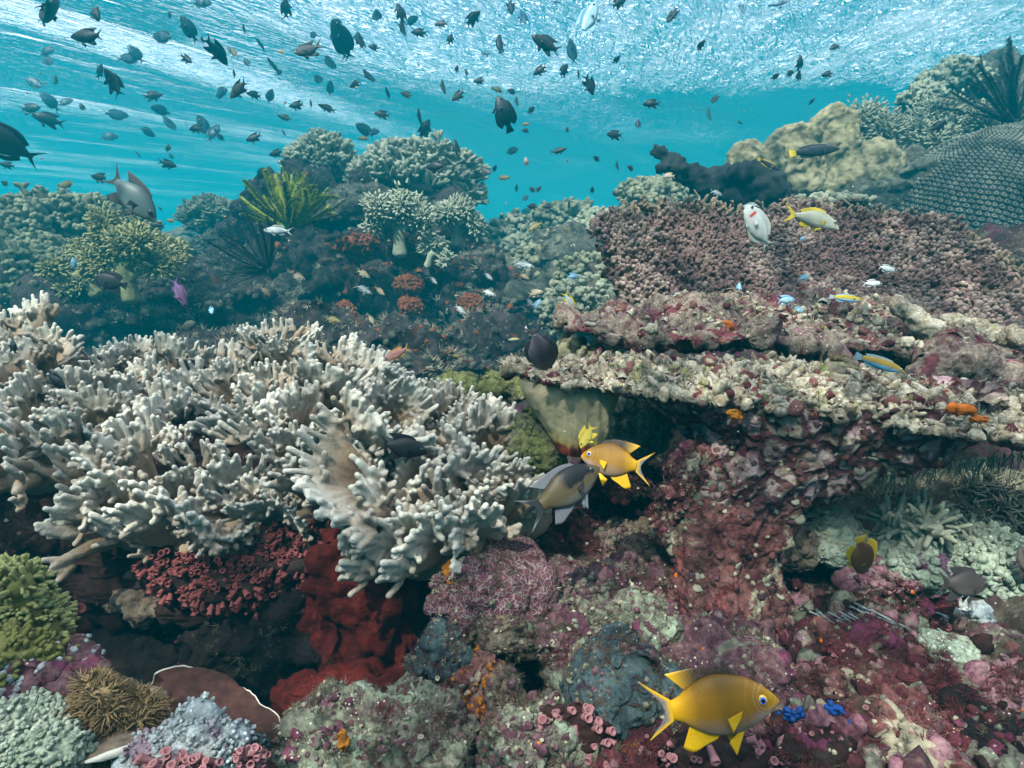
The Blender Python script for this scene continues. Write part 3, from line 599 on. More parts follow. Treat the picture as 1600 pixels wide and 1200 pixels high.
# ---------------------------------------------------------------- table corals on the right
KNOB = [('w', 26, .010), ('b', 12, .008), ('w', 60, .006), ('f', 130, .003), ('f', 260, .0012)]
root = empty('table_coral', W(1140, 1040, .80), 'big table coral on a thick crusted stalk, nearest on the right, pale knobbly top', 'table coral')
rim = [(792, 578, .93), (835, 592, .87), (900, 604, .84), (1000, 610, .82), (1100, 622, .805), (1200, 636, .79), (1300, 650, .775), (1400, 664, .765), (1500, 677, .755), (1620, 692, .745), (1700, 690, .80), (1720, 656, .9), (1600, 628, .94), (1400, 600, .98), (1200, 580, 1.02), (1050, 572, 1.04), (900, 572, 1.02), (815, 570, .98)]
c0 = np.array(root.location)
o, tv, tf = plate('top_plate', [W(*p) for p in rim], W(1280, 608, .97), [M['top'], M['under']], nr=190, ns=760, thick=.022, dish=-.012, layers=KNOB, rimlayers=[('f', 16, .016), ('w', 30, .012), ('f', 60, .006)], seed=71)
# underside of the plate wears the crust of the stalk
me = o.data; nz = np.empty(len(me.polygons)*3, np.float32); me.polygons.foreach_get('normal', nz); nz = nz.reshape(-1, 3)
me.polygons.foreach_set('material_index', (nz[:, 2] < -.25).astype(np.int32)); me.update()
o.location = np.array(o.location)-c0; o.parent = root
def topgrowth(v, f, seed, n=1.0):
    R = np.random.default_rng(seed); nn = vnormals(v, f); ok = np.where((nn[:, 2] > .1))[0]; out = []; ms = []
    for tpl, k, a, b, st, mat in [(LUMP, 90, .007, .016, .8, 'top'), (CONE, 240, .004, .010, 2.6, 'top'), (FINGER, 160, .003, .006, 3., 'top'), (LUMP, 60, .006, .013, 1., 'stalk'), (LUMP, 200, .003, .008, .8, 'top'), (LUMP, 320, .003, .009, .9, 'maroon'), (CONE, 260, .003, .006, 3., 'top'), (LUMP, 260, .002, .006, .8, 'turfpale'), (TUFT, 2200, .005, .013, 1, 'turfpale'), (TUFT, 800, .005, .011, 1, 'turfred'), (LUMP, 70, .003, .007, .8, 'yellowgreen'), (LUMP, 10, .003, .008, .7, 'orangebit')]:
        k = int(k*n); idx = R.choice(ok, k); s = a*(b/a)**(R.random(k)**1.5); z = nn[idx]+.5*R.normal(size=(k, 3))
        P, Fq = stamp(tpl[0], tpl[1], v[idx], z, s*(.7+.5*R.random(k)), s*st*(.7+.6*R.random(k)), R)
        out.append((P, Fq, len(ms))); ms.append(M[mat])
    return out, ms
P, ms = topgrowth(tv, tf, 5, 1.5); c = link('encrusting_growth', mesh('encrusting_growth', P, ms), (0, 0, 0), o); c['kind'] = 'stuff'
# stalk: stacked cross-sections in depth order
secs = [(640, 1345, 330, .775, .6), (668, 1335, 272, .775, .7), (700, 1330, 228, .78, .8), (735, 1295, 178, .785, .9), (770, 1235, 130, .79, .95), (805, 1180, 106, .795, 1), (850, 1158, 94, .79, 1), (905, 1145, 86, .78, 1), (960, 1146, 80, .77, 1), (1010, 1155, 86, .76, 1), (1050, 1165, 104, .745, 1.1), (1085, 1175, 128, .73, 1.1)]
ns = 420; S = crom(np.array([(a, b, cc, d, e) for a, b, cc, d, e in secs]), 300, False); a = np.linspace(0, 2*np.pi, ns, endpoint=False); v = []
for py, px, hw, d, k in S:
    r = sz(hw, d); cc = W(px, py, d)+np.array([0, r*k*.8, 0])
    v.append(cc+np.stack([np.cos(a)*r, np.sin(a)*r*k*.8, -.0*a], 1))
v = np.concatenate(v)-c0; f = grid_faces(300, ns, True)
if vnormals(v, f)[ns*150][0] < 0: f = f[:, ::-1]
n = vnormals(v, f); q = v*np.array([1, 1, 1.])
ridg = .010*fbm(np.c_[np.tile(np.cos(a), 300)*3, np.tile(np.sin(a), 300)*3, v[:, 2]*4], 4, 3)
v = v+n*(ridg+relief(v, [('b', 9, .012), ('w', 24, .008), ('c', 18, .004), ('w', 60, .0035), ('f', 130, .002), ('f', 280, .0008)], 72))[:, None]
mi = (np.repeat(S[:, 0], ns)[f].mean(1) > 775+35*fbm(v[f[:, 0]]*14, 3, 9)).astype(int)
so = link('stalk', mesh('stalk', [(v, f[mi == 0], 0), (v, f[mi == 1], 1)], [M['under'], M['stalk']]), (0, 0, 0), root)
R = np.random.default_rng(12); nn = vnormals(v, f); ok = np.where((nn[:, 1] < .1))[0]; out = []; ms = []
for tpl, k, a_, b_, st, mat in [(LUMP, 60, .003, .008, .3, 'turfpale'), (LUMP, 260, .003, .007, .6, 'stalk'), (LUMP, 180, .003, .008, .6, 'purple'), (TUFT, 700, .004, .009, 1, 'turfred'), (LUMP, 8, .003, .007, .7, 'orangebit'), (LUMP, 120, .002, .004, .8, 'turfpale')]:
    idx = R.choice(ok, k); s = a_*(b_/a_)**(R.random(k)**1.5)
    P, Fq = stamp(tpl[0], tpl[1], v[idx], nn[idx]+.3*R.normal(size=(k, 3)), s, s*st, R); out.append((P, Fq, len(ms))); ms.append(M[mat])
c = link('encrusting_growth', mesh('encrusting_growth', out, ms), (0, 0, 0), so); c['kind'] = 'stuff'
def crust(px, py, d, r, mat, label, parent=None, seed=0, rz=.4, name='sponge'):
    v, f = blob(np.array([sz(r[0], d), sz(r[0], d)*rz, sz(r[1], d)]), [('w', 60, .004), ('f', 80, .003)], 4, seed)
    return tag(link(name, mesh(name, [(v, f, 0)], M[mat]), W(px, py, d)), label, 'sponge')
crust(1500, 640, .745, (20, 11), 'orangebit', 'bright orange sponge on the right end of the nearest table coral rim', seed=1)
crust(1530, 655, .74, (14, 6), 'orangebit', 'small orange sponge smear just right of the bright orange sponge on the rim', seed=2)
crust(1125, 512, 1.12, (18, 11), 'orangebit', 'orange sponge on the rubbly dead table coral, left half', seed=3)
crust(1070, 537, 1.10, (20, 8), 'orangebit', 'red orange sponge behind the pale top of the nearest table coral', seed=4)
crust(1150, 646, .785, (12, 8), 'orange', 'yellow orange sponge under the rim of the nearest table coral', seed=5)
rock('encrusted_rock', 1316, 590, .93, 17, 17, 'yellowgreen', 'fuzzy yellow tuft standing on top of the nearest table coral', 'coral', seed=73, sub=5, g=[(TUFT, 200, .006, .012, 1, 'fuzz')])
rock('encrusted_rock', 1068, 768, .85, 44, 62, 'stalk', 'red brown side lump leaning left of the table coral stalk', 'coral', seed=74, layers=BL, g=GB(1), sub=6, roll=.35)
# hanging filaments under the right end of the plate
R = np.random.default_rng(9); k = 90; px = R.uniform(1380, 1600, k); C = np.array([W(x, 742-(x-1380)*.16+R.normal()*4, .83) for x in px])
P, Fq = stamp(THREAD[0], THREAD[1], C, np.c_[R.normal(size=(k, 2))*.25, -np.ones(k)], .0011, R.uniform(.015, .04, k), R)
o = link('hanging_filaments', mesh('hanging_filaments', [(P-c0, Fq, 0)], M['turfpale']), (0, 0, 0), root); o['kind'] = 'stuff'

# second, dead and rubbly plate behind
rim = [(868, 497, 1.14), (930, 492, 1.22), (1000, 478, 1.3), (1060, 468, 1.34), (1160, 480, 1.36), (1290, 470, 1.36), (1340, 492, 1.34), (1420, 480, 1.32), (1520, 515, 1.28), (1640, 530, 1.22), (1700, 560, 1.1), (1560, 556, 1.08), (1400, 548, 1.08), (1250, 538, 1.08), (1100, 532, 1.06), (1000, 528, 1.06), (925, 518, 1.08)]
o, tv, tf = plate('dead_table_coral', [W(*p) for p in rim], W(1250, 525, 1.2), [M['rubble']], nr=150, ns=620, thick=.03, dish=.015, layers=[('b', 7, .022), ('w', 16, .018), ('c', 12, .008), ('w', 40, .007), ('f', 100, .004), ('f', 240, .0015)], rimlayers=[('f', 10, .03), ('w', 22, .015)], seed=75)
tag(o, 'broken rubbly dead table coral just behind the nearest table coral', 'table coral')
P, ms = topgrowth(tv, tf, 6, .4); c = link('encrusting_growth', mesh('encrusting_growth', P, ms), (0, 0, 0), o); c['kind'] = 'stuff'
def branch(pts, rad, mat, label, cat, name, seed, layers=(('w', 30, .008), ('w', 70, .004), ('f', 130, .002)), vox=.0035, more=()):
    P = np.array([W(*p) for p in pts]); c = P[0]; T = [tube(crom(P-c, 40, False), np.interp(np.linspace(0, 1, 40), np.linspace(0, 1, len(rad)), rad), 12)]
    for mp, mr in more: Q = np.array([W(*p) for p in mp])-c; T.append(tube(crom(Q, 24, False), np.interp(np.linspace(0, 1, 24), np.linspace(0, 1, len(mr)), mr), 10))
    v, f = remesh(T, vox, 2); v = v+vnormals(v, f)*relief(v, list(layers), seed)[:, None]
    return tag(link(name, mesh(name, [(v, f, 0)], M[mat]), c), label, cat)
branch([(1400, 472, 1.14), (1425, 492, 1.13), (1460, 520, 1.12), (1490, 528, 1.11)], [.012, .018, .020, .015], 'top', 'thick knobbly broken coral branch pointing up left on the rubbly plate', 'coral branch', 'coral_branch', 76)
branch([(1475, 500, 1.14), (1520, 515, 1.13), (1560, 530, 1.12), (1600, 545, 1.12), (1640, 565, 1.1)], [.014, .02, .022, .022, .018], 'top', 'knobbly broken coral branch reaching the right edge on the rubbly plate', 'coral branch', 'coral_branch', 77, more=[([(1560, 530, 1.12), (1580, 518, 1.1), (1598, 530, 1.08)], [.014, .013, .010])])
branch([(1275, 520, 1.10), (1300, 545, 1.08), (1330, 570, 1.07)], [.012, .015, .012], 'rubble', 'short pale broken coral branch in the middle of the rubbly plate', 'coral branch', 'coral_branch', 78)
branch([(1430, 590, 1.06), (1500, 565, 1.06), (1570, 590, 1.06), (1640, 600, 1.05)], [.02, .03, .03, .02], 'rubble', 'purple pink rubble ridge at the right edge behind the nearest table coral', 'coral branch', 'coral_branch', 79)

# big tilted table coral further back, its underside towards us
rim = [(962, 372, 1.60), (975, 338, 1.72), (1040, 328, 1.76), (1110, 330, 1.78), (1170, 342, 1.78), (1240, 330, 1.78), (1300, 336, 1.76), (1370, 342, 1.72), (1440, 356, 1.68), (1510, 386, 1.60), (1570, 418, 1.54), (1612, 462, 1.48), (1620, 520, 1.42), (1560, 570, 1.38), (1350, 560, 1.40), (1150, 540, 1.42), (1030, 490, 1.48), (980, 430, 1.55)]
o, tv, tf = plate('table_coral', [W(*p) for p in rim], W(1285, 490, 1.52), [M['backplate']], nr=190, ns=700, thick=.03, dish=0, layers=[('b', 6, .012), ('w', 34, .011), ('c', 30, .006), ('w', 75, .004), ('f', 160, .002)], rimlayers=[('f', 7, .05), ('f', 18, .025), ('w', 30, .016), ('f', 50, .01)], seed=80, rim_mat=None)
tag(o, 'large tilted table coral with mottled brown face, right of centre, behind the rubbly plate', 'table coral')
R = np.random.default_rng(3); P_ = crom(np.array([W(*p) for p in rim]), 900); P_ = P_[(P_ @ UV - 0*P_[:, 0]) > -9]; lo = np.array(o.location)
idx = np.where(np.arange(900) < 560)[0]; idx = R.choice(idx, 1100); k = len(idx); z = np.array([0, -.15, 1.])+.5*R.normal(size=(k, 3))
P, Fq = stamp(FINGER[0], FINGER[1], P_[idx]+R.normal(size=(k, 3))*.012-lo, z, R.uniform(.003, .006, k), R.uniform(.010, .026, k), R)
nf_ = vnormals(tv, tf); ok = np.where(nf_[:, 1] < -.1)[0]; cl_ = fbm(tv*9, 3, 4); bud = []
for j_, (k, lo_, hi_, a_) in enumerate([(8500, -9, 9, .0042), (3800, .05, 9, .0048)]):
    sel = ok[(cl_[ok] > lo_)]; ix = R.choice(sel, k); dn = nf_[ix]+np.array([0, -.1, .45])+.28*R.normal(size=(k, 3)); bp, bq = stamp(FINGER[0], FINGER[1], tv[ix]-nf_[ix]*.004, dn, a_*R.uniform(.7, 1.5, k), R.uniform(.012, .026, k), R); bud.append((bp, bq, j_))
c = link('branchlets', mesh('branchlets', bud, [M['platebud'], M['platebud_pale']]), (0, 0, 0), o); c['kind'] = 'stuff'
c = link('rim_branchlets', mesh('rim_branchlets', [(P, Fq, 0)], M['rimcoral']), (0, 0, 0), o); c['kind'] = 'stuff'

# vase sponge hanging over from behind the plate's left tip
def vase():
    ss = [(588, 893, 84, .92), (612, 893, 76, .91), (640, 897, 62, .905), (665, 902, 50, .90), (688, 905, 40, .90), (706, 908, 32, .90)]
    S = crom(np.array(ss, float), 60, False); ns = 120; a = np.linspace(0, 2*np.pi, ns, endpoint=False); L = []
    for py, px, hw, d in S: L.append(W(px, py, d)+np.stack([np.cos(a), np.sin(a)*.75, 0*a], 1)*sz(hw, d))
    for py, px, hw, d in S[:40][::-1]: L.append(W(px, py, d)+np.stack([np.cos(a), np.sin(a)*.75, 0*a], 1)*sz(hw-9, d))
    L = L[::-1]
    v = np.concatenate(L); c = W(908, 706, .90); v = v-c; f = grid_faces(100, ns, True); f = f[:, ::-1]
    v = v+vnormals(v, f)*(.0025*fbm(np.c_[np.arctan2(v[:, 1]-0, v[:, 0])*4, v[:, 2]*6, v[:, 0]*9], 3, 4)+.001*fbm(v*90, 3, 4))[:, None]
    t = NT('grey_vase_sponge'); o_ = t.n('TexCoord', out=3); z = t.n('SeparateXYZ', out=2, Vector=o_); st = t.noise(t.vec((60, 60, 6)), 1., 4, .6)
    b = t.ramp(t.math('ADD', z, t.math('MULTIPLY', t.math('SUBTRACT', st, .5), .03)), [(.0, (.24, .04, .025)), (.014, (.30, .06, .03)), (.020, (.44, .34, .12)), (.035, (.40, .35, .20)), (.10, (.30, .25, .16))])
    b = t.mix(.45, b, t.ramp(st, [(.3, (.33, .33, .33)), (.7, (.68, .68, .68))]), 'OVERLAY')
    m = t.p(Base_Color=b, Roughness=.75, Specular_IOR_Level=.2, Normal=t.bump(t.noise(t.vec(), 220, 4, .7), .0015, .8))
    tag(link('vase_sponge', mesh('vase_sponge', [(v, f, 0)], m), c), 'smooth grey funnel shaped vase sponge under the left tip of the nearest table coral', 'sponge')
vase()
# small pale cup corals behind the tip
fuzzy(905, 556, 1.15, 40, 16, 60, 'leather', 'leather', 'small olive lobed coral behind the left tip of the nearest table coral', 'coral', 83, (.012, .024), .009, FINGER, 'lobed_coral')

# ---------------------------------------------------------------- right foreground slope
rock('encrusted_rock', 1305, 962, .88, 92, 54, 'cave_red', 'dark red turf rock just right of the coral stalk', 'rock', seed=90, sub=7, g=GR(2))
rock('encrusted_rock', 1250, 905, .95, 60, 40, 'cave', 'dark rubble lump behind the coral stalk on its right', 'rock', seed=91, g=GB(1))
rock('star_coral', 1285, 838, .90, 62, 34, 'palegreen', 'speckled olive green star coral mound right of the coral stalk', 'coral', seed=92, layers=[('b', 8, .006), ('w', 110, .003)], g=[(CUP, 300, .002, .003, .8, 'turfpale')])
rock('star_coral', 1240, 848, .88, 26, 22, 'tan', 'small tan coral mound against the right side of the stalk', 'coral', seed=93)
SM = [('b', 14, .012), ('w', 34, .008), ('f', 70, .005), ('w', 130, .0025), ('f', 260, .0012)]
spots = [(1395, 905, .86, 52, 30, 'pink', 'mauve pink crusted rock below the brown yellow-edged fish'),
 (1440, 930, .86, 40, 26, 'maroon', 'maroon rock left of the grey fish shadow on the right slope'),
 (1395, 985, .82, 58, 34, 'green', 'brown green fluffy rock under the pale hydroid strands'),
 (1335, 1025, .76, 62, 34, 'maroon', 'dark red rock right of and above the big yellow fish'),
 (1455, 985, .82, 46, 34, 'cave_red', 'dark maroon rock in the middle of the right slope'),
 (1520, 975, .86, 56, 30, 'maroon', 'maroon red rock below the grey fish at right'),
 (1405, 1035, .76, 44, 30, 'pink', 'pink and white crusted rock in the middle of the right slope'),
 (1470, 1045, .75, 46, 34, 'green', 'dull green rock lump in the middle of the right slope'),
 (1545, 1035, .78, 56, 40, 'purple', 'purple rock lump near the right edge, mid slope'),
 (1330, 1078, .69, 58, 30, 'stalk', 'brown crusted rubble right of the big yellow fish head'),
 (1400, 1100, .68, 64, 36, 'maroon', 'crimson crusted rock right of the blue sponge'),
 (1470, 1105, .69, 44, 34, 'rubble', 'pale knobbly rubble lump on the lower right slope'),
 (1535, 1100, .70, 44, 40, 'bluecoral', 'grey blue rock lump on the lower right slope'),
 (1590, 1075, .72, 40, 30, 'maroon', 'red rock at the right edge of the lower slope'),
 (1590, 1120, .66, 52, 34, 'pink', 'salmon pink crusted rubble in the lower right, at the edge'),
 (1430, 1165, .61, 82, 44, 'stalk', 'brown streaked rock at the bottom right of the pink sponge'),
 (1545, 1180, .60, 90, 40, 'cave', 'rock painted black as shade in the bottom right corner'),
 (1240, 1010, .80, 60, 34, 'maroon', 'maroon rock at the right foot of the coral stalk'),
 (1590, 1000, .88, 50, 44, 'cave_red', 'dark rock at the right edge, mid slope'),
 (1250, 1180, .57, 50, 40, 'cave_red', 'dark rock between the yellow fish and the pink sponge')]
for i, (px, py, d, rx, ry, mat, lab) in enumerate(spots):
    rock('encrusted_rock', px, py, d, rx*1.12, ry*1.15, mat, lab, 'rock', rz=.9, layers=SM, seed=100+i, g=GB(1.0), sub=6, warp=.35, group='rocks of the right slope')
# loose rubble over the slope
R = np.random.default_rng(77); parts = []; ms = [M[m] for m in ('maroon', 'purple', 'rubble', 'pink', 'green', 'cave_red', 'stalk')]
for mi_ in range(len(ms)):
    k = 330; px = np.concatenate([R.uniform(1210, 1640, 100), R.uniform(1600, 2500, 230)]); py = R.uniform(880, 1210, k); d = np.interp(py, [880, 1000, 1200], [.95, .80, .575])-.015+R.normal(size=k)*.012
    C = np.array([W(*q) for q in zip(px, py, d)]); s = R.uniform(.005, .015, k)*np.where(px > 1640, 1.9, 1.); P, Fq = stamp(LUMP[0], LUMP[1], C, R.normal(size=(k, 3)), s, s*R.uniform(.5, 1.2, k), R)
    P = P+.003*fbm(P*90, 3, mi_)[:, None]; parts.append((P, Fq, mi_))
tag(link('coral_rubble', mesh('coral_rubble', parts, ms)), 'loose knobbly coral rubble scattered over the dark red right slope', 'rubble', kind='stuff')
# pink cone sponge with blue sponge
def pink():
    d = .60; c = W(1285, 1175, d); T = [(lambda b: (b[0]*np.array([.045, .03, .04]), b[1]))(ico(4)), tube([(0, 0, .02), (-.012, -.01, .045), (-.016, -.012, .062)], [.022, .012, .005], 12), tube([(.02, 0, .01), (.03, -.005, .035)], [.018, .009], 12), tube([(-.03, -.01, 0), (-.045, -.015, .022)], [.018, .010], 12), tube([(.03, -.01, -.02), (.05, -.01, -.01)], [.02, .012], 12)]
    v, f = remesh(T, .0022, 4); v = v+vnormals(v, f)*relief(v, [('b', 40, .004), ('f', 90, .002), ('f', 240, .0008)], 6)[:, None]
    tag(link('pink_sponge', mesh('pink_sponge', [(v, f, 0)], M['pink']), c), 'lumpy pink sponge with a pointed peak, right of the big yellow damselfish', 'sponge')
pink()
for i, (px, py, s, lab) in enumerate([(1240, 1118, 16, 'larger bright blue sponge clump up left of the pink sponge'), (1222, 1155, 13, 'bright blue sponge clump left of the pink sponge, lower'), (1325, 1140, 17, 'bright blue sponge clump right of the pink sponge'), (1302, 1110, 10, 'small bright blue sponge behind the pink sponge peak'), (1322, 1158, 8, 'smallest bright blue sponge at the right foot of the pink sponge')]):
    d = .59; k = 26; C = R.normal(size=(k, 3))*np.array([1, .5, .6])*sz(s*.55, d); P, Fq = stamp(LUMP[0], LUMP[1], C, R.normal(size=(k, 3)), R.uniform(.0013, .003, k), R.uniform(.002, .0045, k), R)
    tag(link('blue_sponge', mesh('blue_sponge', [(P, Fq, 0)], M['blueblade']), W(px, py, d)), lab, 'sponge', 'bright blue sponges around the pink sponge')
# pale corals on the far right
fuzzy(1425, 820, .87, 44, 18, 220, 'palesoft', 'palesoft', 'pale branching finger coral standing upright behind the brown fish', 'coral', 84, (.016, .034), .0034, FINGER, 'branching_coral', spread=.5)
fuzzy(1500, 840, .88, 40, 20, 220, 'palesoft', 'palegreen', 'pale green short-fingered coral left of the grey fish at right', 'coral', 85, (.010, .018), .003, FINGER, 'branching_coral', spread=.4)
rock('lumpy_coral', 1410, 872, .87, 60, 30, 'palegreen', 'pale green layered coral right of the brown yellow-edged fish', 'coral', seed=86, layers=[('c', 24, .008), ('w', 40, .006), ('f', 120, .002)], g=[(LUMP, 200, .003, .008, .6, 'palegreen')])
rock('lumpy_coral', 1545, 880, .86, 70, 44, 'palegreen', 'pale green knobbly coral behind the grey fish at the right edge', 'coral', seed=87, layers=[('w', 22, .012), ('w', 60, .006), ('f', 120, .002)], g=[(FINGER, 500, .003, .005, 2.4, 'palegreen')])
rock('lumpy_coral', 1530, 950, .83, 42, 18, 'bluecoral', 'pale blue green coral crust under the grey fish at right', 'coral', seed=88, layers=[('c', 34, .006), ('w', 60, .005), ('f', 120, .002)], g=[(LUMP, 150, .003, .006, .6, 'bluecoral')])
rock('lumpy_coral', 1480, 1013, .75, 38, 13, 'palegreen', 'small pale green plate coral in the middle of the right slope', 'coral', seed=89, layers=[('w', 40, .005), ('f', 120, .002)])
rock('reef_rock', 1400, 790, 1.25, 260, 60, 'farreef', 'shaded blue grey rock behind the table coral stalk on the right', 'rock', rz=.5, seed=98, sub=7, g=[(TUFT, 1600, .010, .022, 1, 'turfpale')])
fuzzy(1560, 780, 1.12, 60, 40, 900, 'turfpale', 'farreef', 'grey bushy coral below the right end of the table coral', 'coral', 99, (.012, .03), .002, CONE, 'bushy_coral', spread=.8)
for i, (px, py, lab) in enumerate([(1345, 975, 'pale hydroid strands on the fluffy rock right of the stalk'), (1500, 995, 'pale hydroid strands on the maroon rock near the right edge')]):
    k = 46; d = .80; a = R.normal(size=k)*.3; P, Fq = stamp(THREAD[0], THREAD[1], R.normal(size=(k, 3))*np.array([.02, .008, .008]), np.stack([np.cos(a)*1., -.4+0*a, -.35+np.sin(a)*.4], 1), .0012, R.uniform(.025, .05, k), R)
    tag(link('hydroid', mesh('hydroid', [(P, Fq, 0)], M['hydroid']), W(px-15, py-12, d)), lab, 'hydroid', 'pale hydroids on the right slope')
# beyond about 1.3 m the reef stretches away faster than the depths noted below
_W, _sz = W, sz
def DD(d): return d if d <= 1.3 else d+(d-1.3)*3.0
def KS(d): return DD(d)/d
def W(px, py, d): return _W(px, py, DD(d))
def sz(px, d): return _sz(px, DD(d))
# ---------------------------------------------------------------- background bommie and far corals
rock('bommie', 565, 470, 2.45, 205, 165, 'bommie', 'dark overhanging coral rock in the centre under the green feather star', 'rock', rz=.8, layers=[('b', 3, .07), ('w', 7, .05), ('b', 14, .02), ('f', 40, .012), ('w', 60, .008)], sub=7, seed=200, warp=.22, g=[(TUFT, 900, .012, .03, 1, 'turf'), (LUMP, 400, .008, .022, .8, 'bommie'), (CUP, 150, .005, .009, 2, 'turfpale'), (LUMP, 500, .005, .013, .9, 'orangesoft'), (TUFT, 500, .008, .02, 1, 'orangesoft'), (TUFT, 500, .012, .03, 1, 'turfpale')])
rock('reef_rock', 250, 500, 2.2, 190, 70, 'bommie', 'dark reef rock behind the wide pale leather coral, left', 'rock', rz=.8, layers=[('b', 4, .05), ('w', 9, .03), ('w', 24, .015), ('f', 60, .008)], sub=7, seed=201, g=[(TUFT, 900, .012, .03, 1, 'turfpale'), (LUMP, 700, .008, .02, .8, 'farreef')])
rock('reef_rock', 760, 520, 2.2, 110, 110, 'bommie', 'dark blue rock wall between the bommie and the acropora slope', 'rock', rz=.8, layers=[('b', 4, .05), ('w', 9, .03), ('w', 24, .015), ('f', 60, .008)], sub=6, seed=202, g=[(TUFT, 600, .012, .03, 1, 'turfpale'), (LUMP, 200, .006, .016, .8, 'orangesoft'), (LUMP, 300, .008, .02, .8, 'farreef')])
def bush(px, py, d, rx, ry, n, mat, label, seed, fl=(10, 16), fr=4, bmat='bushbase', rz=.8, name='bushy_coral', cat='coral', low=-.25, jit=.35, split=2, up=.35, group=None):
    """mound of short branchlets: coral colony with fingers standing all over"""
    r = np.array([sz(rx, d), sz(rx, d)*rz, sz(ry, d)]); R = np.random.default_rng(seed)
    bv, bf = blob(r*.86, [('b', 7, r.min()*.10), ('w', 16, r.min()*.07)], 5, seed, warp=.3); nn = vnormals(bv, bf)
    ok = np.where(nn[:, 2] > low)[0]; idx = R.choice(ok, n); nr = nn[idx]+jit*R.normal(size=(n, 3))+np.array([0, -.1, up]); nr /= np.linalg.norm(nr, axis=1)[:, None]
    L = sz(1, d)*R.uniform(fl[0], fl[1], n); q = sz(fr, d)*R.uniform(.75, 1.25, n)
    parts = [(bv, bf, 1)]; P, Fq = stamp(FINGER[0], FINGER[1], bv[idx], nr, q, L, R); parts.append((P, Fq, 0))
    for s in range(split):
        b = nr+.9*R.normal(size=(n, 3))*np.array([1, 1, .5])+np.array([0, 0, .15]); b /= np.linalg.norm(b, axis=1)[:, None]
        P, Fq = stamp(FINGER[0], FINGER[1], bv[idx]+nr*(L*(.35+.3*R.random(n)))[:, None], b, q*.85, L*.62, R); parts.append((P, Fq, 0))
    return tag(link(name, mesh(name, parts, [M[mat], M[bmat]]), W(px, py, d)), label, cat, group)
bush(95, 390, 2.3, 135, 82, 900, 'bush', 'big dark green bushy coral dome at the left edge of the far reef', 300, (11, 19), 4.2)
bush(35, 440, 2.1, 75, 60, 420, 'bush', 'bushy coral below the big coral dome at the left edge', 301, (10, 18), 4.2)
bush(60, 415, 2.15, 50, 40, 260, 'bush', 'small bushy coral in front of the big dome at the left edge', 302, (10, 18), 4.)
bush(335, 342, 2.7, 46, 25, 500, 'bush2', 'small pale brush coral dome left of the green feather star', 303, (9, 14), 1.8, split=1)
bush(345, 385, 2.6, 52, 28, 260, 'farreef', 'pale smooth topped coral below the small brush coral dome', 304, (3, 6), 3., bmat='farreef')
bush(505, 262, 2.45, 56, 34, 520, 'palesoft', 'smaller fingered leather coral dome on top of the bommie, behind the feather star', 305, (14, 24), 3.4, bmat='bushbase', low=0, jit=.3, split=1)
bush(655, 288, 2.45, 100, 56, 1050, 'palesoft', 'larger fingered leather coral dome on top of the bommie, right of the feather star', 306, (15, 26), 3.4, bmat='bushbase', low=-.1, jit=.35, split=1)
rock('reef_rock', 600, 345, 2.42, 130, 46, 'farreef', 'blue grey shaded rock carrying the fingered leather domes', 'rock', rz=.9, layers=[('b', 5, .03), ('w', 16, .015), ('f', 40, .008)], seed=307, g=[(TUFT, 700, .012, .03, 1, 'turfpale')])
fuzzy(565, 300, 2.3, 22, 30, 30, 'bush2', 'bommie', 'curled striped coral between the feather star and the larger dome', 'coral', 308, (.05, .09), .014, FINGER, 'curled_coral')
# rust soft corals hanging on the bommie
for i, (px, py, rx, ry, lab) in enumerate([(560, 385, 42, 26, 'largest rust orange soft coral at the foot of the pale tree coral'), (640, 395, 36, 34, 'rust orange soft coral right of the pale tree coral foot'), (690, 425, 26, 30, 'rust orange soft coral on the right shoulder of the bommie'), (640, 445, 26, 22, 'small rust soft coral in the middle of the bommie face'), (640, 478, 22, 20, 'rust soft coral low on the bommie, above a silver fish'), (735, 478, 26, 22, 'rust soft coral on the right of the bommie by a silver fish'), (720, 525, 30, 26, 'rust soft coral low on the right near the dark gap'), (540, 490, 22, 18, 'faint rust soft coral low on the left of the bommie'), (570, 510, 20, 16, 'small faint rust coral just above the pale leather coral')]):
    bush(px, py, 2.14-.05*(py > 440), rx*.8, ry*.75, 420, 'orangesoft', lab, 320+i, (3, 6), 2.2, bmat='orangesoft', low=-.9, jit=.8, name='soft_coral', cat='soft coral', group='rust soft corals on the bommie')
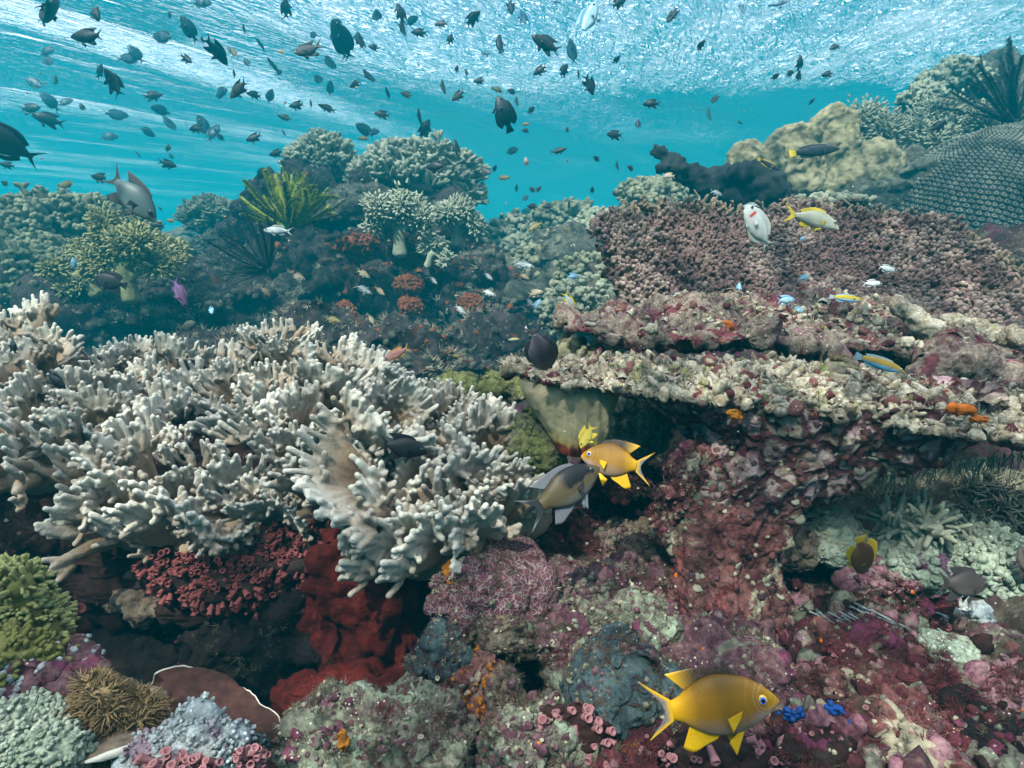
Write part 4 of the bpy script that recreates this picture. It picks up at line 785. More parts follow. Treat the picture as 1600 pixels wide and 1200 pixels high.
# pale tree-like soft corals
def tree_coral(px, py, d, h, spread, mat, label, seed, arms=6, tips=60, trunkr=9, lean=0., fine=3., name='tree_coral', tipmat=None):
    R = np.random.default_rng(seed); u = sz(1, d); T = []; ends = []
    top = np.array([lean*h*.3*u, -.02, h*.38*u]); T.append(tube([(0, 0, -.02), tuple(top*.5), tuple(top)], [trunkr*u*1.35, trunkr*u, trunkr*u*.9], 10))
    for k in range(arms):
        a = -1.25+2.5*k/(arms-1)+R.normal()*.12+lean; dr = np.array([math.sin(a)*spread, R.normal()*.45, math.cos(a)]); dr /= np.linalg.norm(dr)
        p0 = top*(.55+.45*R.random()); l = h*.55*u*(.8+.4*R.random()); p1 = p0+dr*l*.5; p2 = p1+(dr+np.array([0, 0, .35]))/1.2*l*.5
        T.append(tube([p0, p1, p2], [trunkr*u*.6, trunkr*u*.45, trunkr*u*.3], 8)); ends += [p1*.5+p2*.5, p2]
        for s in range(3):
            b = dr+R.normal(size=3)*.6+np.array([0, 0, .3]); b /= np.linalg.norm(b); q = p1+b*l*.42; T.append(tube([p1, q], [trunkr*u*.36, trunkr*u*.24], 6)); ends.append(q)
    root = empty(name, W(px, py, d), label, 'soft coral'); v, f = remesh(T, u*2.2, 3); v = v+vnormals(v, f)*relief(v, [('f', 60, .002)], seed)[:, None]
    link('trunk', mesh('trunk', [(v, f, 0)], M[mat]), (0, 0, 0), root)
    E = np.array(ends); tips = int(tips*1.9); fine = fine*.72; k = tips*len(E); idx = np.repeat(np.arange(len(E)), tips); C = E[idx]+R.normal(size=(k, 3))*np.array([1, .8, .9])*h*.085*u; z = C-E[idx]+np.array([0, 0, .3])*h*.1*u
    P, Fq = stamp(CONE[0], CONE[1], C, z, fine*u*R.uniform(.7, 1.2, k), fine*u*2.6*R.uniform(.7, 1.3, k), R)
    c = link('polyp_crown', mesh('polyp_crown', [(P, Fq, 0)], M[tipmat or mat]), (0, 0, 0), root)
    return root
tree_coral(625, 392, 2.08, 92, .8, 'palesoft', 'pale tree shaped soft coral with thick trunk in the centre of the bommie top', 340, 6, 46, 9)
tree_coral(712, 378, 2.2, 62, .9, 'palesoft', 'smaller pale tree shaped soft coral right of the centre one', 341, 5, 44, 6)
tree_coral(668, 412, 2.08, 42, .8, 'palesoft', 'tiny pale soft coral stub at the right foot of the centre tree coral', 342, 4, 24, 5, lean=.6)
tree_coral(205, 462, 1.95, 118, 1.1, 'yellowsoft', 'yellow green tree soft coral with pale trunk beside the round black fish', 343, 8, 64, 11)
tree_coral(150, 455, 1.98, 70, 1.0, 'yellowsoft', 'lower yellow green soft coral left of the pale trunk', 344, 5, 56, 8, lean=-.8)
tree_coral(262, 430, 2.05, 60, .9, 'yellowsoft', 'small yellow green soft coral right of the pale trunk', 345, 5, 50, 6, lean=.4)
rock('reef_rock', 690, 572, 1.75, 150, 44, 'bommie', 'dark rock in the gap behind the smaller leather coral', 'rock', rz=.8, layers=[('b', 4, .05), ('w', 9, .03), ('w', 24, .015), ('f', 60, .008)], sub=7, seed=205, g=[(TUFT, 600, .012, .03, 1, 'turfpale'), (LUMP, 300, .006, .016, .8, 'farreef'), (LUMP, 120, .005, .013, .9, 'orangesoft')])
rock('reef_rock', 480, 560, 1.75, 160, 50, 'bommie', 'dark rock right behind the wide pale leather coral, below the feather stars', 'rock', rz=.8, layers=[('b', 4, .05), ('w', 9, .03), ('w', 24, .015), ('f', 60, .008)], sub=7, seed=206, g=[(TUFT, 600, .012, .03, 1, 'turfpale'), (LUMP, 300, .006, .016, .8, 'farreef')])
# feather stars
def feather_star(px, py, d, ln, n, a0, a1, mats, label, seed, wid=6.6, curl=1.2, droop=0):
    R = np.random.default_rng(seed); u = sz(1, d); root = empty('feather_star', W(px, py, d), label, 'feather star'); protos = []
    for k in range(7):
        c = curl*(R.random()-.35); L = ln*u; t = np.linspace(0, 1, 12); ang = c*t*t*2.2; p = np.cumsum(np.stack([np.sin(ang), .25*np.sin(3*t+k)*t, np.cos(ang)], 1), 0)/12*L
        v, f = tube(p, np.linspace(1.5*u, .7*u, 12), 6); np_ = 80; s = np.repeat(np.linspace(.06, 1, np_), 2); ix = np.clip(s*11, 0, 10.99); i0 = ix.astype(int); C = p[i0]+(p[i0+1]-p[i0])*(ix-i0)[:, None]
        tg = p[i0+1]-p[i0]; tg /= np.linalg.norm(tg, axis=1)[:, None]; side = np.tile([1., -1.], np_)[:, None]*np.cross(tg, np.array([0, 1., 0])); z = side+tg*.4+R.normal(size=(2*np_, 3))*.15+np.array([0, -.35, 0])
        P, Fq = stamp(CONE[0], CONE[1], C, z, .6*u, wid*u*(1.0-.35*s**8), R)
        for mm in mats: protos.append(mesh('arm', [(v, f, 0), (P, Fq, 0)], M[mm]))
    for k in range(n):
        a = a0+(a1-a0)*(k+.5*R.random())/n; back = R.uniform(-.75, .75); o = link('arm', protos[R.integers(7)*len(mats)+(0 if R.random() < .62 or len(mats) == 1 else 1)], (0, 0, 0), root)
        z = Vector((math.sin(a)*math.cos(back), math.sin(back), math.cos(a)*math.cos(back))); o.rotation_euler = z.to_track_quat('Z', 'Y').to_euler(); o.rotation_euler.rotate_axis('Z', R.uniform(-.6, .6)); s = R.uniform(.78, 1.1); o.scale = (s*(1 if a > 0 else -1), s, s)
    v, f = blob((4*u, 4*u, 5*u), [('w', 90, .003)], 4, seed); link('disc', mesh('disc', [(v, f, 0)], M[mats[-1]]), (0, 0, 0), root)
    return root
feather_star(455, 358, 2.02, 90, 56, -1.3, 1.25, ['stargreen', 'stardark'], 'bright yellow green feather star spreading its arms on the bommie', 350)
feather_star(420, 425, 1.98, 95, 30, -1.9, .5, ['starblack'], 'black feather star below the green one, at the left of the bommie', 351, 4, .3)
feather_star(1585, 195, 2.15, 120, 40, -1.3, .9, ['starblack', 'bommie'], 'dark blue feather star in the top right corner', 352, 6, .4)

# ---------------------------------------------------------------- acropora slope and right background
for i, (px, py, d, rx, ry, n, lab) in enumerate([
 (800, 392, 2.6, 60, 40, 420, 'bushy coral clump at the left end of the acropora slope'),
 (880, 350, 2.75, 50, 28, 360, 'domed bushy coral on the skyline below two dark fish'),
 (870, 420, 2.25, 66, 46, 480, 'bushy coral clump in the left middle of the acropora slope'),
 (945, 375, 2.4, 76, 44, 620, 'wide bushy coral on the crest left of the tilted table coral'),
 (1040, 318, 2.3, 76, 40, 620, 'bushy coral crest above the tilted table coral'),
 (935, 450, 1.95, 70, 44, 480, 'nearer bushy coral left of the tilted table coral'),
 (905, 490, 1.8, 66, 40, 380, 'lowest bushy coral clump above the rubbly plate'),
 (985, 500, 1.75, 60, 36, 320, 'bushy coral tucked under the tilted table coral'),
 (720, 400, 2.5, 46, 36, 240, 'small bushy coral right of the bommie shoulder'),
 (1115, 312, 2.1, 44, 26, 260, 'bushy coral tuft left of the black sponge')]):
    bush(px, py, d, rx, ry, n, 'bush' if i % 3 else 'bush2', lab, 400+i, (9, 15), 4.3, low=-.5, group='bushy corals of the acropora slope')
rock('reef_rock', 930, 480, 2.3, 190, 100, 'farreef', 'grey green reef slope rock under the bushy corals', 'rock', rz=.8, layers=[('b', 4, .05), ('w', 9, .03), ('w', 24, .015), ('f', 60, .008)], sub=7, seed=420)
rock('reef_rock', 1180, 400, 2.3, 260, 90, 'farreef', 'blue grey rock behind the tilted table coral', 'rock', rz=.7, layers=[('b', 4, .05), ('w', 9, .03), ('f', 40, .01)], sub=6, seed=421)
def leather():
    d = 2.05; c = W(1290, 285, d); T = []
    folds = [[(1142, 262), (1148, 240), (1166, 228), (1184, 238), (1188, 262)], [(1196, 285), (1204, 240), (1206, 222), (1232, 204), (1256, 202), (1256, 228), (1240, 252)], [(1266, 258), (1268, 208), (1282, 184), (1306, 174), (1330, 184), (1334, 215)], [(1284, 262), (1284, 215), (1300, 198), (1324, 198), (1336, 225), (1326, 255)], [(1206, 282), (1240, 264), (1270, 272), (1296, 290)], [(1222, 258), (1216, 232), (1212, 220)], [(1160, 282), (1175, 268), (1190, 282), (1206, 292)]]
    for i, fo in enumerate(folds):
        for k in range(2):
            P = np.array([W(x, y+k*10, d-.004*(i % 3)+.003*k) for x, y in fo])-c; T.append(tube(crom(P, 30, False), sz(11, d), 10))
    b = ico(4)
    for (x, y, rx, ry, dd) in [(1165, 262, 26, 30, .05), (1230, 250, 34, 44, .05), (1302, 236, 40, 56, .06), (1250, 290, 70, 26, .06), (1330, 280, 60, 40, .08), (1190, 290, 44, 22, .05), (1370, 262, 44, 46, .10)]:
        T.append((b[0]*np.array([sz(rx, d), sz(26, d), sz(ry, d)])+(W(x, y, d+dd*.22)-c), b[1]))
    v, f = remesh(T, .010, 3); v = v+vnormals(v, f)*relief(v, [('b', 7, .018), ('f', 20, .008), ('w', 40, .006)], 8)[:, None]
    tag(link('leather_coral', mesh('leather_coral', [(v, f, 0)], M['leather']), c), 'thick folded tan leather coral on the right skyline, curled lobes', 'soft coral')
leather()
for i, (px, py, d, h, lean, lab) in enumerate([(1385, 282, 2.25, 120, -.1, 'large bushy soft coral fan right of the folded leather coral'), (1455, 264, 2.3, 112, .3, 'bushy soft coral fan above the brain coral'), (1520, 236, 2.4, 80, .85, 'bushy soft coral leaning right above the brain coral')]):
    tree_coral(px, py, d, h, 1.1, 'palesoft', lab, 430+i, 7, 52, 8, lean, 3., tipmat='bush2')
rock('reef_rock', 1390, 310, 2.2, 230, 62, 'farreef', 'blue shaded rock carrying the folded leather coral', 'rock', rz=.7, layers=[('b', 5, .04), ('w', 12, .02), ('f', 50, .008)], sub=6, seed=440)
rock('reef_rock', 1560, 190, 2.6, 120, 95, 'farreef', 'dark blue reef head in the top right corner', 'rock', rz=.9, layers=[('b', 4, .05), ('w', 10, .03), ('w', 30, .012)], sub=6, seed=441)
bush(1485, 135, 2.5, 56, 34, 420, 'bush2', 'bushy coral on the reef head in the top right corner', 442, (7, 13), 3.6)
bush(1440, 160, 2.45, 34, 24, 200, 'bush2', 'small bushy coral at the left tip of the top right reef head', 443, (7, 12), 3.4)
branch([(1215, 322, 1.95), (1150, 305, 1.95), (1100, 285, 1.95), (1062, 262, 1.95), (1024, 234, 1.95)], [.15, .12, .07, .075, .04], 'blacksponge', 'black ragged sponge with a long arm pointing up left over the acropora', 'sponge', 'black_sponge', 444, (('b', 6, .03), ('w', 14, .02), ('f', 40, .010)), .016, more=[([(1062, 262, 1.95), (1045, 262, 1.94), (1030, 262, 1.93)], [.055, .04, .03]), ([(1180, 300, 1.95), (1200, 290, 1.9), (1180, 275, 1.9)], [.14, .11, .08]), ([(1100, 290, 1.95), (1130, 282, 1.94), (1150, 272, 1.93)], [.085, .085, .07])])
bush(1290, 322, 1.7, 60, 16, 160, 'bush2', 'low bushy coral between the tilted table coral and the folded leather coral', 447, (5, 9), 4)
# brain coral with rows of cups
def brain():
    d = 2.15; c = W(1560, 425, d); rx, ry, rz = sz(252, d), sz(200, d), sz(212, d); nu, nv = 900, 620
    th = np.linspace(-2.2, 2.2, nu); ph = np.linspace(-.35, 1.5, nv); A, B = np.meshgrid(th, ph, indexing='ij'); A, B = A.ravel(), B.ravel()
    N = np.stack([np.sin(A)*np.cos(B), -np.cos(A)*np.cos(B), np.sin(B)], 1); P = N*np.array([rx, ry, rz]); P = P*(1+.05*fbm(N*1.7+2, 3, 6)+.012*fbm(N*6, 3, 7))[:, None]
    # hexagonal rows laid along the dome, wobbling
    u = .5*fbm(P*3, 3, 4)+A*np.cos(B*.75)*rx/sz(9.5, d)+.4*fbm(P*3, 3, 1); w_ = B*rz/sz(7.6, d)+.35*fbm(P*3, 3, 2)+u*.28
    row = np.round(w_); uu = u-.5*(row % 2); du = uu-np.round(uu); dv = w_-row; r = np.sqrt((du*1.0)**2+(dv*.95)**2)
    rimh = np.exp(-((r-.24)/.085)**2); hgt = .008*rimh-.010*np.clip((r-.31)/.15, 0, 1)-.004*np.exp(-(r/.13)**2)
    v = P+N*(hgt+.0008*fbm(P*160, 3, 5))[:, None]; f = grid_faces(nu, nv)[:, ::-1]
    if vnormals(v, f)[nu//2*nv+200] @ N[nu//2*nv+200] < 0: f = f[:, ::-1]
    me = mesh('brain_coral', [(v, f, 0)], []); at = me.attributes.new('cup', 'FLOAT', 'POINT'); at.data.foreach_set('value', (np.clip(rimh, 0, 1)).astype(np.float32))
    t = NT('cupped_coral'); cu = t.n('Attribute', out=2, attribute_name='cup'); n = t.noise(t.vec(), 30, 4, .6); b = t.ramp(cu, [(.1, (.022, .03, .032)), (.8, (.15, .165, .13))]); b = t.mix(.4, b, t.ramp(n, [(.3, (.33, .33, .33)), (.7, (.7, .7, .7))]), 'OVERLAY')  # dark ground holds the shadow between cups; pale rims are pigment
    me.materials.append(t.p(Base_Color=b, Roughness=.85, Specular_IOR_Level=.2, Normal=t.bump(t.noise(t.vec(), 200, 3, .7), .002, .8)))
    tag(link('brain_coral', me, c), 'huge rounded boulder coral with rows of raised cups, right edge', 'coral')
brain()
# far reef patches fading into the blue
for i, (px, py, d, rx, ry, lab) in enumerate([(770, 372, 3.6, 60, 20, 'hazy reef patch in the gap below the open water, nearest the centre'), (300, 420, 3.4, 120, 30, 'hazy reef mound behind the small brush coral dome'), (850, 352, 4.2, 70, 14, 'hazy low reef mound on the far horizon')]):
    rock('reef_rock', px, py, d, rx, ry, 'farreef', lab, 'rock', rz=.8, layers=[('b', 3, .07), ('w', 7, .04), ('f', 20, .015)], seed=460+i)
def curl():
    a = np.linspace(-.6, 4.2, 40); d = 1.9; p = np.stack([np.cos(a)*.05, 0*a-.004*a, np.sin(a)*.05], 1); v, f = tube(p, np.linspace(.011, .006, 40), 8); v = v+vnormals(v, f)*(.002*fbm(v*160, 2, 1))[:, None]
    tag(link('curled_worm', mesh('curled_worm', [(v, f, 0)], M['palesoft']), W(613, 515, d)), 'pale curled hook shaped coral strand against the dark gap', 'coral strand')
curl()
# ---------------------------------------------------------------- fish
def skin(name, back, flank, belly, fin, zlo=-.12, zhi=.16, scale_sc=60, rough=.45, metal=0., nose=None, extra=None, edge=None):
    """body pigment from belly to back, scale rows; returns (body, fin) materials"""
    t = NT(name); o = t.n('TexCoord', out=3); z = t.n('SeparateXYZ', out=2, Vector=o); x = t.n('SeparateXYZ', out=0, Vector=o); v = o
    nz = t.noise(v, 7, 3, .6)
    b = t.ramp(t.step(t.math('ADD', z, t.math('MULTIPLY', t.math('SUBTRACT', nz, .5), .08)), zlo, zhi), [(0, belly), (.38, flank), (.72, flank), (1, back)])
    if nose is not None: b = t.mix(t.step(t.math('ADD', x, t.math('MULTIPLY', t.math('SUBTRACT', nz, .5), .15)), nose[1], nose[2]), b, nose[0])
    if extra is not None: b = extra(t, x, z, nz, b)
    vs2 = t.n('VectorMath', operation='MULTIPLY', i0=v, i1=(1, .25, 1.25)); sc = t.n('TexVoronoi', Vector=vs2, Scale=scale_sc, Randomness=.45)
    b = t.mix(.09, b, t.ramp(sc, [(.0, (.62, .62, .62)), (.6, (.34, .34, .34))]), 'OVERLAY')
    m = t.p(Base_Color=b, Roughness=rough, Metallic=metal, Specular_IOR_Level=.28, Normal=t.bump(sc, .002, .22))
    t = NT(name+'_fin'); o = t.n('TexCoord', out=3); x = t.n('SeparateXYZ', out=0, Vector=o); z = t.n('SeparateXYZ', out=2, Vector=o)
    c = t.mix(.35, fin, t.ramp(t.noise(o, 40, 3, .6), [(.3, (.35, .35, .35)), (.7, (.68, .68, .68))]), 'OVERLAY')
    if edge is not None: c = t.mix(t.step(t.math('ABSOLUTE', z), edge[1], edge[2]), edge[0], c)
    f = t.p(Base_Color=c, Roughness=.5, Specular_IOR_Level=.3, Transmission_Weight=.0)
    return [m, f]
def eye_mat(name, ring, pupil=(.004, .004, .01)):
    t = NT(name); o = t.n('TexCoord', out=3); x = t.n('SeparateXYZ', out=0, Vector=o); z = t.n('SeparateXYZ', out=2, Vector=o)
    r = t.math('SQRT', t.math('ADD', t.math('MULTIPLY', x, x), t.math('MULTIPLY', z, z)))
    return t.p(Base_Color=t.ramp(r, [(0, pupil), (.40, pupil), (.46, ring[0]), (.68, ring[0]), (.78, ring[1]), (1, ring[1])]), Roughness=.12, Specular_IOR_Level=.6)
EYE_DARK = eye_mat('dark_eye', ((.05, .05, .05), (.02, .02, .02)))
EYE_PALE = eye_mat('pale_eye', ((.55, .55, .5), (.35, .36, .34)))
EYE_GOLD = eye_mat('gold_eye', ((.10, .22, .75), (.80, .45, .04)))
SHAPES = {
 'damsel': dict(top=[(.5, .005), (.47, .045), (.4, .105), (.3, .165), (.18, .208), (.04, .225), (-.08, .198), (-.18, .145), (-.26, .088), (-.33, .062)], bot=[(.5, -.005), (.47, -.035), (.4, -.08), (.3, -.13), (.18, -.168), (.04, -.182), (-.08, -.165), (-.18, -.12), (-.26, -.075), (-.33, -.056)], w=.20,
   dorsal=([(.24, .185), (.1, .215), (-.05, .2), (-.2, .13)], [(.20, .235), (.06, .275), (-.14, .275), (-.34, .25)]), anal=([(.02, -.175), (-.06, -.165), (-.13, -.14), (-.21, -.1)], [(-.02, -.21), (-.12, -.25), (-.22, -.29), (-.30, -.26)]),
   tail=([(-.31, .06), (-.32, .02), (-.32, -.02), (-.31, -.056)], [(-.56, .21), (-.41, .05), (-.41, -.05), (-.56, -.21)]), pelvic=([(.2, -.155), (.15, -.165)], [(.10, -.31), (.06, -.22)]), pect=.13, eye=(.37, .045, .034)),
 'chromis': dict(top=[(.5, 0), (.47, .03), (.4, .075), (.28, .125), (.12, .155), (-.04, .15), (-.16, .115), (-.26, .065), (-.34, .04)], bot=[(.5, -.008), (.47, -.03), (.4, -.065), (.28, -.11), (.12, -.14), (-.04, -.13), (-.16, -.095), (-.26, -.055), (-.34, -.036)], w=.15,
   dorsal=([(.2, .145), (.06, .153), (-.08, .138), (-.2, .09)], [(.14, .19), (.0, .205), (-.14, .19), (-.28, .14)]), anal=([(-.02, -.13), (-.08, -.12), (-.14, -.1), (-.2, -.08)], [(-.06, -.16), (-.13, -.175), (-.2, -.17), (-.27, -.13)]),
   tail=([(-.32, .042), (-.33, .014), (-.33, -.014), (-.32, -.038)], [(-.53, .17), (-.40, .03), (-.40, -.03), (-.53, -.17)]), pelvic=([(.18, -.13), (.14, -.135)], [(.06, -.22), (.04, -.17)]), pect=.1, eye=(.39, .02, .034)),
 'wrasse': dict(top=[(.5, -.005), (.46, .02), (.38, .055), (.25, .09), (.08, .1), (-.1, .09), (-.25, .06), (-.36, .045)], bot=[(.5, -.015), (.46, -.03), (.38, -.055), (.25, -.085), (.08, -.1), (-.1, -.09), (-.25, -.06), (-.36, -.045)], w=.11,
   dorsal=([(.26, .085), (.1, .095), (-.1, .085), (-.28, .055)], [(.22, .115), (.06, .13), (-.14, .125), (-.32, .09)]), anal=([(.0, -.1), (-.1, -.09), (-.18, -.075), (-.28, -.055)], [(-.04, -.12), (-.14, -.125), (-.24, -.115), (-.32, -.09)]),
   tail=([(-.35, .045), (-.36, .015), (-.36, -.015), (-.35, -.045)], [(-.49, .075), (-.5, .03), (-.5, -.03), (-.49, -.075)]), pelvic=([(.2, -.09), (.17, -.095)], [(.11, -.14), (.1, -.11)]), pect=.08, eye=(.4, .015, .02)),
 'surgeon': dict(top=[(.5, -.02), (.47, .03), (.42, .1), (.32, .17), (.18, .215), (0, .22), (-.16, .175), (-.27, .09), (-.36, .035)], bot=[(.5, -.04), (.47, -.07), (.42, -.12), (.32, -.17), (.18, -.205), (0, -.21), (-.16, -.165), (-.27, -.085), (-.36, -.035)], w=.14,
   dorsal=([(.32, .165), (.12, .215), (-.08, .2), (-.27, .085)], [(.28, .21), (.08, .27), (-.14, .265), (-.31, .15)]), anal=([(.16, -.2), (0, -.205), (-.14, -.175), (-.27, -.08)], [(.12, -.24), (-.04, -.26), (-.18, -.24), (-.31, -.14)]),
   tail=([(-.35, .036), (-.36, .012), (-.36, -.012), (-.35, -.036)], [(-.55, .18), (-.43, .04), (-.43, -.04), (-.55, -.18)]), pelvic=([(.26, -.18), (.22, -.19)], [(.16, -.26), (.14, -.22)]), pect=.13, eye=(.4, .065, .03)),
 'bream': dict(top=[(.5, -.045), (.46, .0), (.38, .07), (.28, .13), (.14, .165), (0, .155), (-.14, .11), (-.26, .06), (-.34, .042)], bot=[(.5, -.06), (.46, -.078), (.38, -.09), (.28, -.11), (.14, -.12), (0, -.11), (-.14, -.085), (-.26, -.05), (-.34, -.036)], w=.15,
   dorsal=([(.24, .14), (.08, .162), (-.08, .13), (-.22, .075)], [(.2, .19), (.04, .21), (-.12, .18), (-.26, .12)]), anal=([(-.02, -.11), (-.08, -.1), (-.14, -.085), (-.2, -.07)], [(-.06, -.15), (-.13, -.16), (-.2, -.15), (-.25, -.11)]),
   tail=([(-.32, .044), (-.33, .015), (-.33, -.015), (-.32, -.038)], [(-.54, .17), (-.42, .03), (-.42, -.03), (-.54, -.16)]), pelvic=([(.18, -.115), (.13, -.12)], [(.04, -.2), (.04, -.15)]), pect=.11, eye=(.38, .03, .032)),
 'angel': dict(top=[(.5, 0), (.46, .05), (.38, .13), (.26, .2), (.1, .235), (-.08, .225), (-.22, .15), (-.3, .08), (-.34, .06)], bot=[(.5, -.02), (.46, -.06), (.38, -.13), (.26, -.2), (.1, -.235), (-.08, -.225), (-.22, -.15), (-.3, -.08), (-.34, -.06)], w=.16,
   dorsal=([(.3, .18), (.1, .23), (-.1, .215), (-.28, .1)], [(.26, .235), (.06, .30), (-.2, .32), (-.36, .2)]), anal=([(.1, -.23), (-.02, -.23), (-.14, -.195), (-.28, -.1)], [(.06, -.28), (-.08, -.31), (-.24, -.31), (-.36, -.2)]),
   tail=([(-.33, .062), (-.34, .02), (-.34, -.02), (-.33, -.062)], [(-.5, .13), (-.5, .05), (-.5, -.05), (-.5, -.13)]), pelvic=([(.24, -.2), (.18, -.21)], [(.1, -.34), (.1, -.26)]), pect=.13, eye=(.38, .05, .034))}
def fin(base, tip, n=16, m=5, th=.006, ray=.0, y0=0., curl=0.):
    b, t = crom([(p[0], y0, p[1]) for p in base], n, False), crom([(p[0], y0+curl, p[1]) for p in tip], n, False)
    s = np.linspace(0, 1, m)[None, :, None]; A = b[:, None]*(1-s)+t[:, None]*s; A[:, :, 1] += ray*np.sin(np.arange(n)*np.pi/1.5)[:, None]*np.linspace(.3, 1, m)[None]
    L = []
    for sd_ in (1, -1): B = A.copy(); B[:, :, 1] += sd_*th*.5*np.linspace(1, .25, m)[None]; L.append(B.reshape(-1, 3))
    f0 = grid_faces(n, m); N = n*m; ring = np.concatenate([np.arange(m), m*np.arange(1, n)+m-1, (n-1)*m+np.arange(m-2, -1, -1), m*np.arange(n-2, 0, -1)])
    r2 = np.roll(ring, -1)
    return np.concatenate(L), np.concatenate([f0, f0[:, ::-1]+N, np.stack([ring, ring+N, r2+N, r2], 1)])
def body_loft(S, nx=40, ns=22, bend=0.):
    tp, bt = np.array(S['top']), np.array(S['bot']); x0, x1 = tp[0, 0], tp[-1, 0]; u = (1-np.cos(np.linspace(0, np.pi, nx)*.999))/2; x = x0+(x1-x0)*u
    zt = np.interp(-x, -tp[:, 0], tp[:, 1]); zb = np.interp(-x, -bt[:, 0], bt[:, 1])
    k = np.array([.25, .5, .25])
    for _ in range(2): zt[1:-1] = np.convolve(zt, k, 'valid'); zb[1:-1] = np.convolve(zb, k, 'valid')
    wd = S['w']*.5*np.clip(np.sin(np.clip((x0-x)/(x0-x1), 0, 1)*np.pi*.86+.10), .05, 1)**.75*np.minimum(1, .35+(x0-x)*6)
    wd = np.minimum(wd, (zt-zb)*.46+.002); a = np.linspace(0, 2*np.pi, ns, endpoint=False); c, s = np.cos(a), np.sin(a)
    mid, h = (zt+zb)/2, (zt-zb)/2+.002
    v = np.stack([np.repeat(x, ns), (wd[:, None]*np.sign(c)*np.abs(c)**.85).ravel(), (mid[:, None]+h[:, None]*np.sign(s)*np.abs(s)**.9).ravel()], 1)
    f = grid_faces(nx, ns, True); v = np.concatenate([v, [[x0+.004, 0, mid[0]], [x1, 0, mid[-1]]]])
    j = np.arange(ns); j2 = (j+1) % ns; N = nx*ns
    return v, f, np.concatenate([np.stack([j2, j, N+0*j], 1), np.stack([j+(nx-1)*ns, j2+(nx-1)*ns, N+1+0*j], 1)])
def bendx(v, k): v = v.copy(); v[:, 1] += k*np.clip(.15-v[:, 0], 0, 1)**2; return v
def fish_parts(sp, hi=False, bend=0., tailscale=1.):
    S = SHAPES[sp]; n, m = (40, 8) if hi else (9, 3); ray = .0016 if hi else 0
    v, f4, f3 = body_loft(S, 64 if hi else 22, 32 if hi else 12)
    P = {'body': [(v, f4), (v, f3)]}
    for k in ('dorsal', 'anal'): P[k+'_fin'] = [fin(*S[k], n, m, .006, ray)]
    P['tail_fin'] = [fin(*S['tail'], n, m, .007, ray)]
    P['pelvic_fin'] = [fin(*S['pelvic'], max(n//3, 4), m, .005, ray, y*.025, y*.02) for y in (-1, 1)]
    e = S['eye']; w_ = S['w']*.5
    P['pectoral_fin'] = [fin([(.2, .0), (.18, -.045)], [(.2-S['pect'], -.02), (.2-S['pect']*.8, -.11)], max(n//3, 4), m, .004, ray, y*w_*.93, y*.045) for y in (-1, 1)]
    iv, if_ = ico(3 if hi else 2); P['eye'] = [(iv*np.array([1, .55, 1])*e[2]+np.array([e[0], y*w_*(.62 if sp != 'surgeon' else .5), e[1]]), if_) for y in (-1, 1)]
    return {k: [(bendx(a, bend), b) for a, b in L] for k, L in P.items()}
_fc = {}
def fish_mesh(sp, mats, eyem, bend=0., key=None):
    """a small fish: body, fins and eyes as one mesh"""
    k = (sp, mats[0].name, round(bend, 2))
    if k not in _fc:
        P = fish_parts(sp, False, bend); L = []
        for n_, ps in P.items():
            for a, b in ps: L.append((a, b, 0 if n_ == 'body' else 2 if n_ == 'eye' else 1))
        _fc[k] = mesh('fish', L, [*mats, eyem])
    return _fc[k]
def orient(o, px, py, d, ln, ang, yaw=0., roll=0.):
    """nose direction ang (degrees, 0 right, 90 up) in the view, yaw out of it, roll about the body"""
    a = math.radians(ang); X = np.cos(a)*RV+np.sin(a)*UV; Zz = -np.sin(a)*RV+np.cos(a)*UV
    if math.cos(a) < -.05 or (abs(math.cos(a)) <= .05 and px % 2 < 1): Zz = -Zz
    Y = np.cross(Zz, X); y = math.radians(yaw); X2 = X*math.cos(y)+Y*math.sin(y); Y2 = np.cross(Zz, X2); r = math.radians(roll)
    Y3 = Y2*math.cos(r)+Zz*math.sin(r); Z3 = np.cross(X2, Y3); o.location = W(px, py, d)
    o.rotation_euler = Matrix((X2, Y3, Z3)).transposed().to_euler(); s = .93*sz(ln, d)/max(abs(math.cos(y)), .45); o.scale = (s, s, s)
DARK = skin('dark_damsel', (.003, .008, .014), (.005, .012, .020), (.010, .020, .032), (.003, .008, .013))  # near-black skin paints in the backlit silhouettes
BLACK = skin('black_damsel', (.006, .007, .01), (.010, .012, .016), (.014, .016, .022), (.006, .007, .010))
BLUE = skin('blue_grey_fish', (.008, .04, .07), (.012, .055, .09), (.03, .09, .13), (.01, .05, .08))
STRIP = skin('barred_damsel', (.02, .022, .024), (.045, .05, .05), (.06, .065, .065), (.015, .017, .02))
OLIVE = skin('olive_fish', (.10, .08, .03), (.18, .15, .06), (.28, .26, .14), (.16, .13, .04))
SILVER = skin('silver_fish', (.16, .18, .15), (.55, .60, .60), (.80, .82, .80), (.40, .44, .42), -.08, .13, rough=.3)
BROWNS = skin('brown_silver_fish', (.24, .16, .08), (.38, .29, .18), (.70, .68, .58), (.35, .28, .18), -.10, .11, rough=.35)
BLUES = skin('pale_blue_fish', (.10, .24, .38), (.26, .46, .60), (.50, .62, .70), (.2, .4, .55), rough=.35)
TANF = skin('tan_fish', (.35, .27, .16), (.50, .42, .30), (.62, .56, .45), (.45, .36, .22))
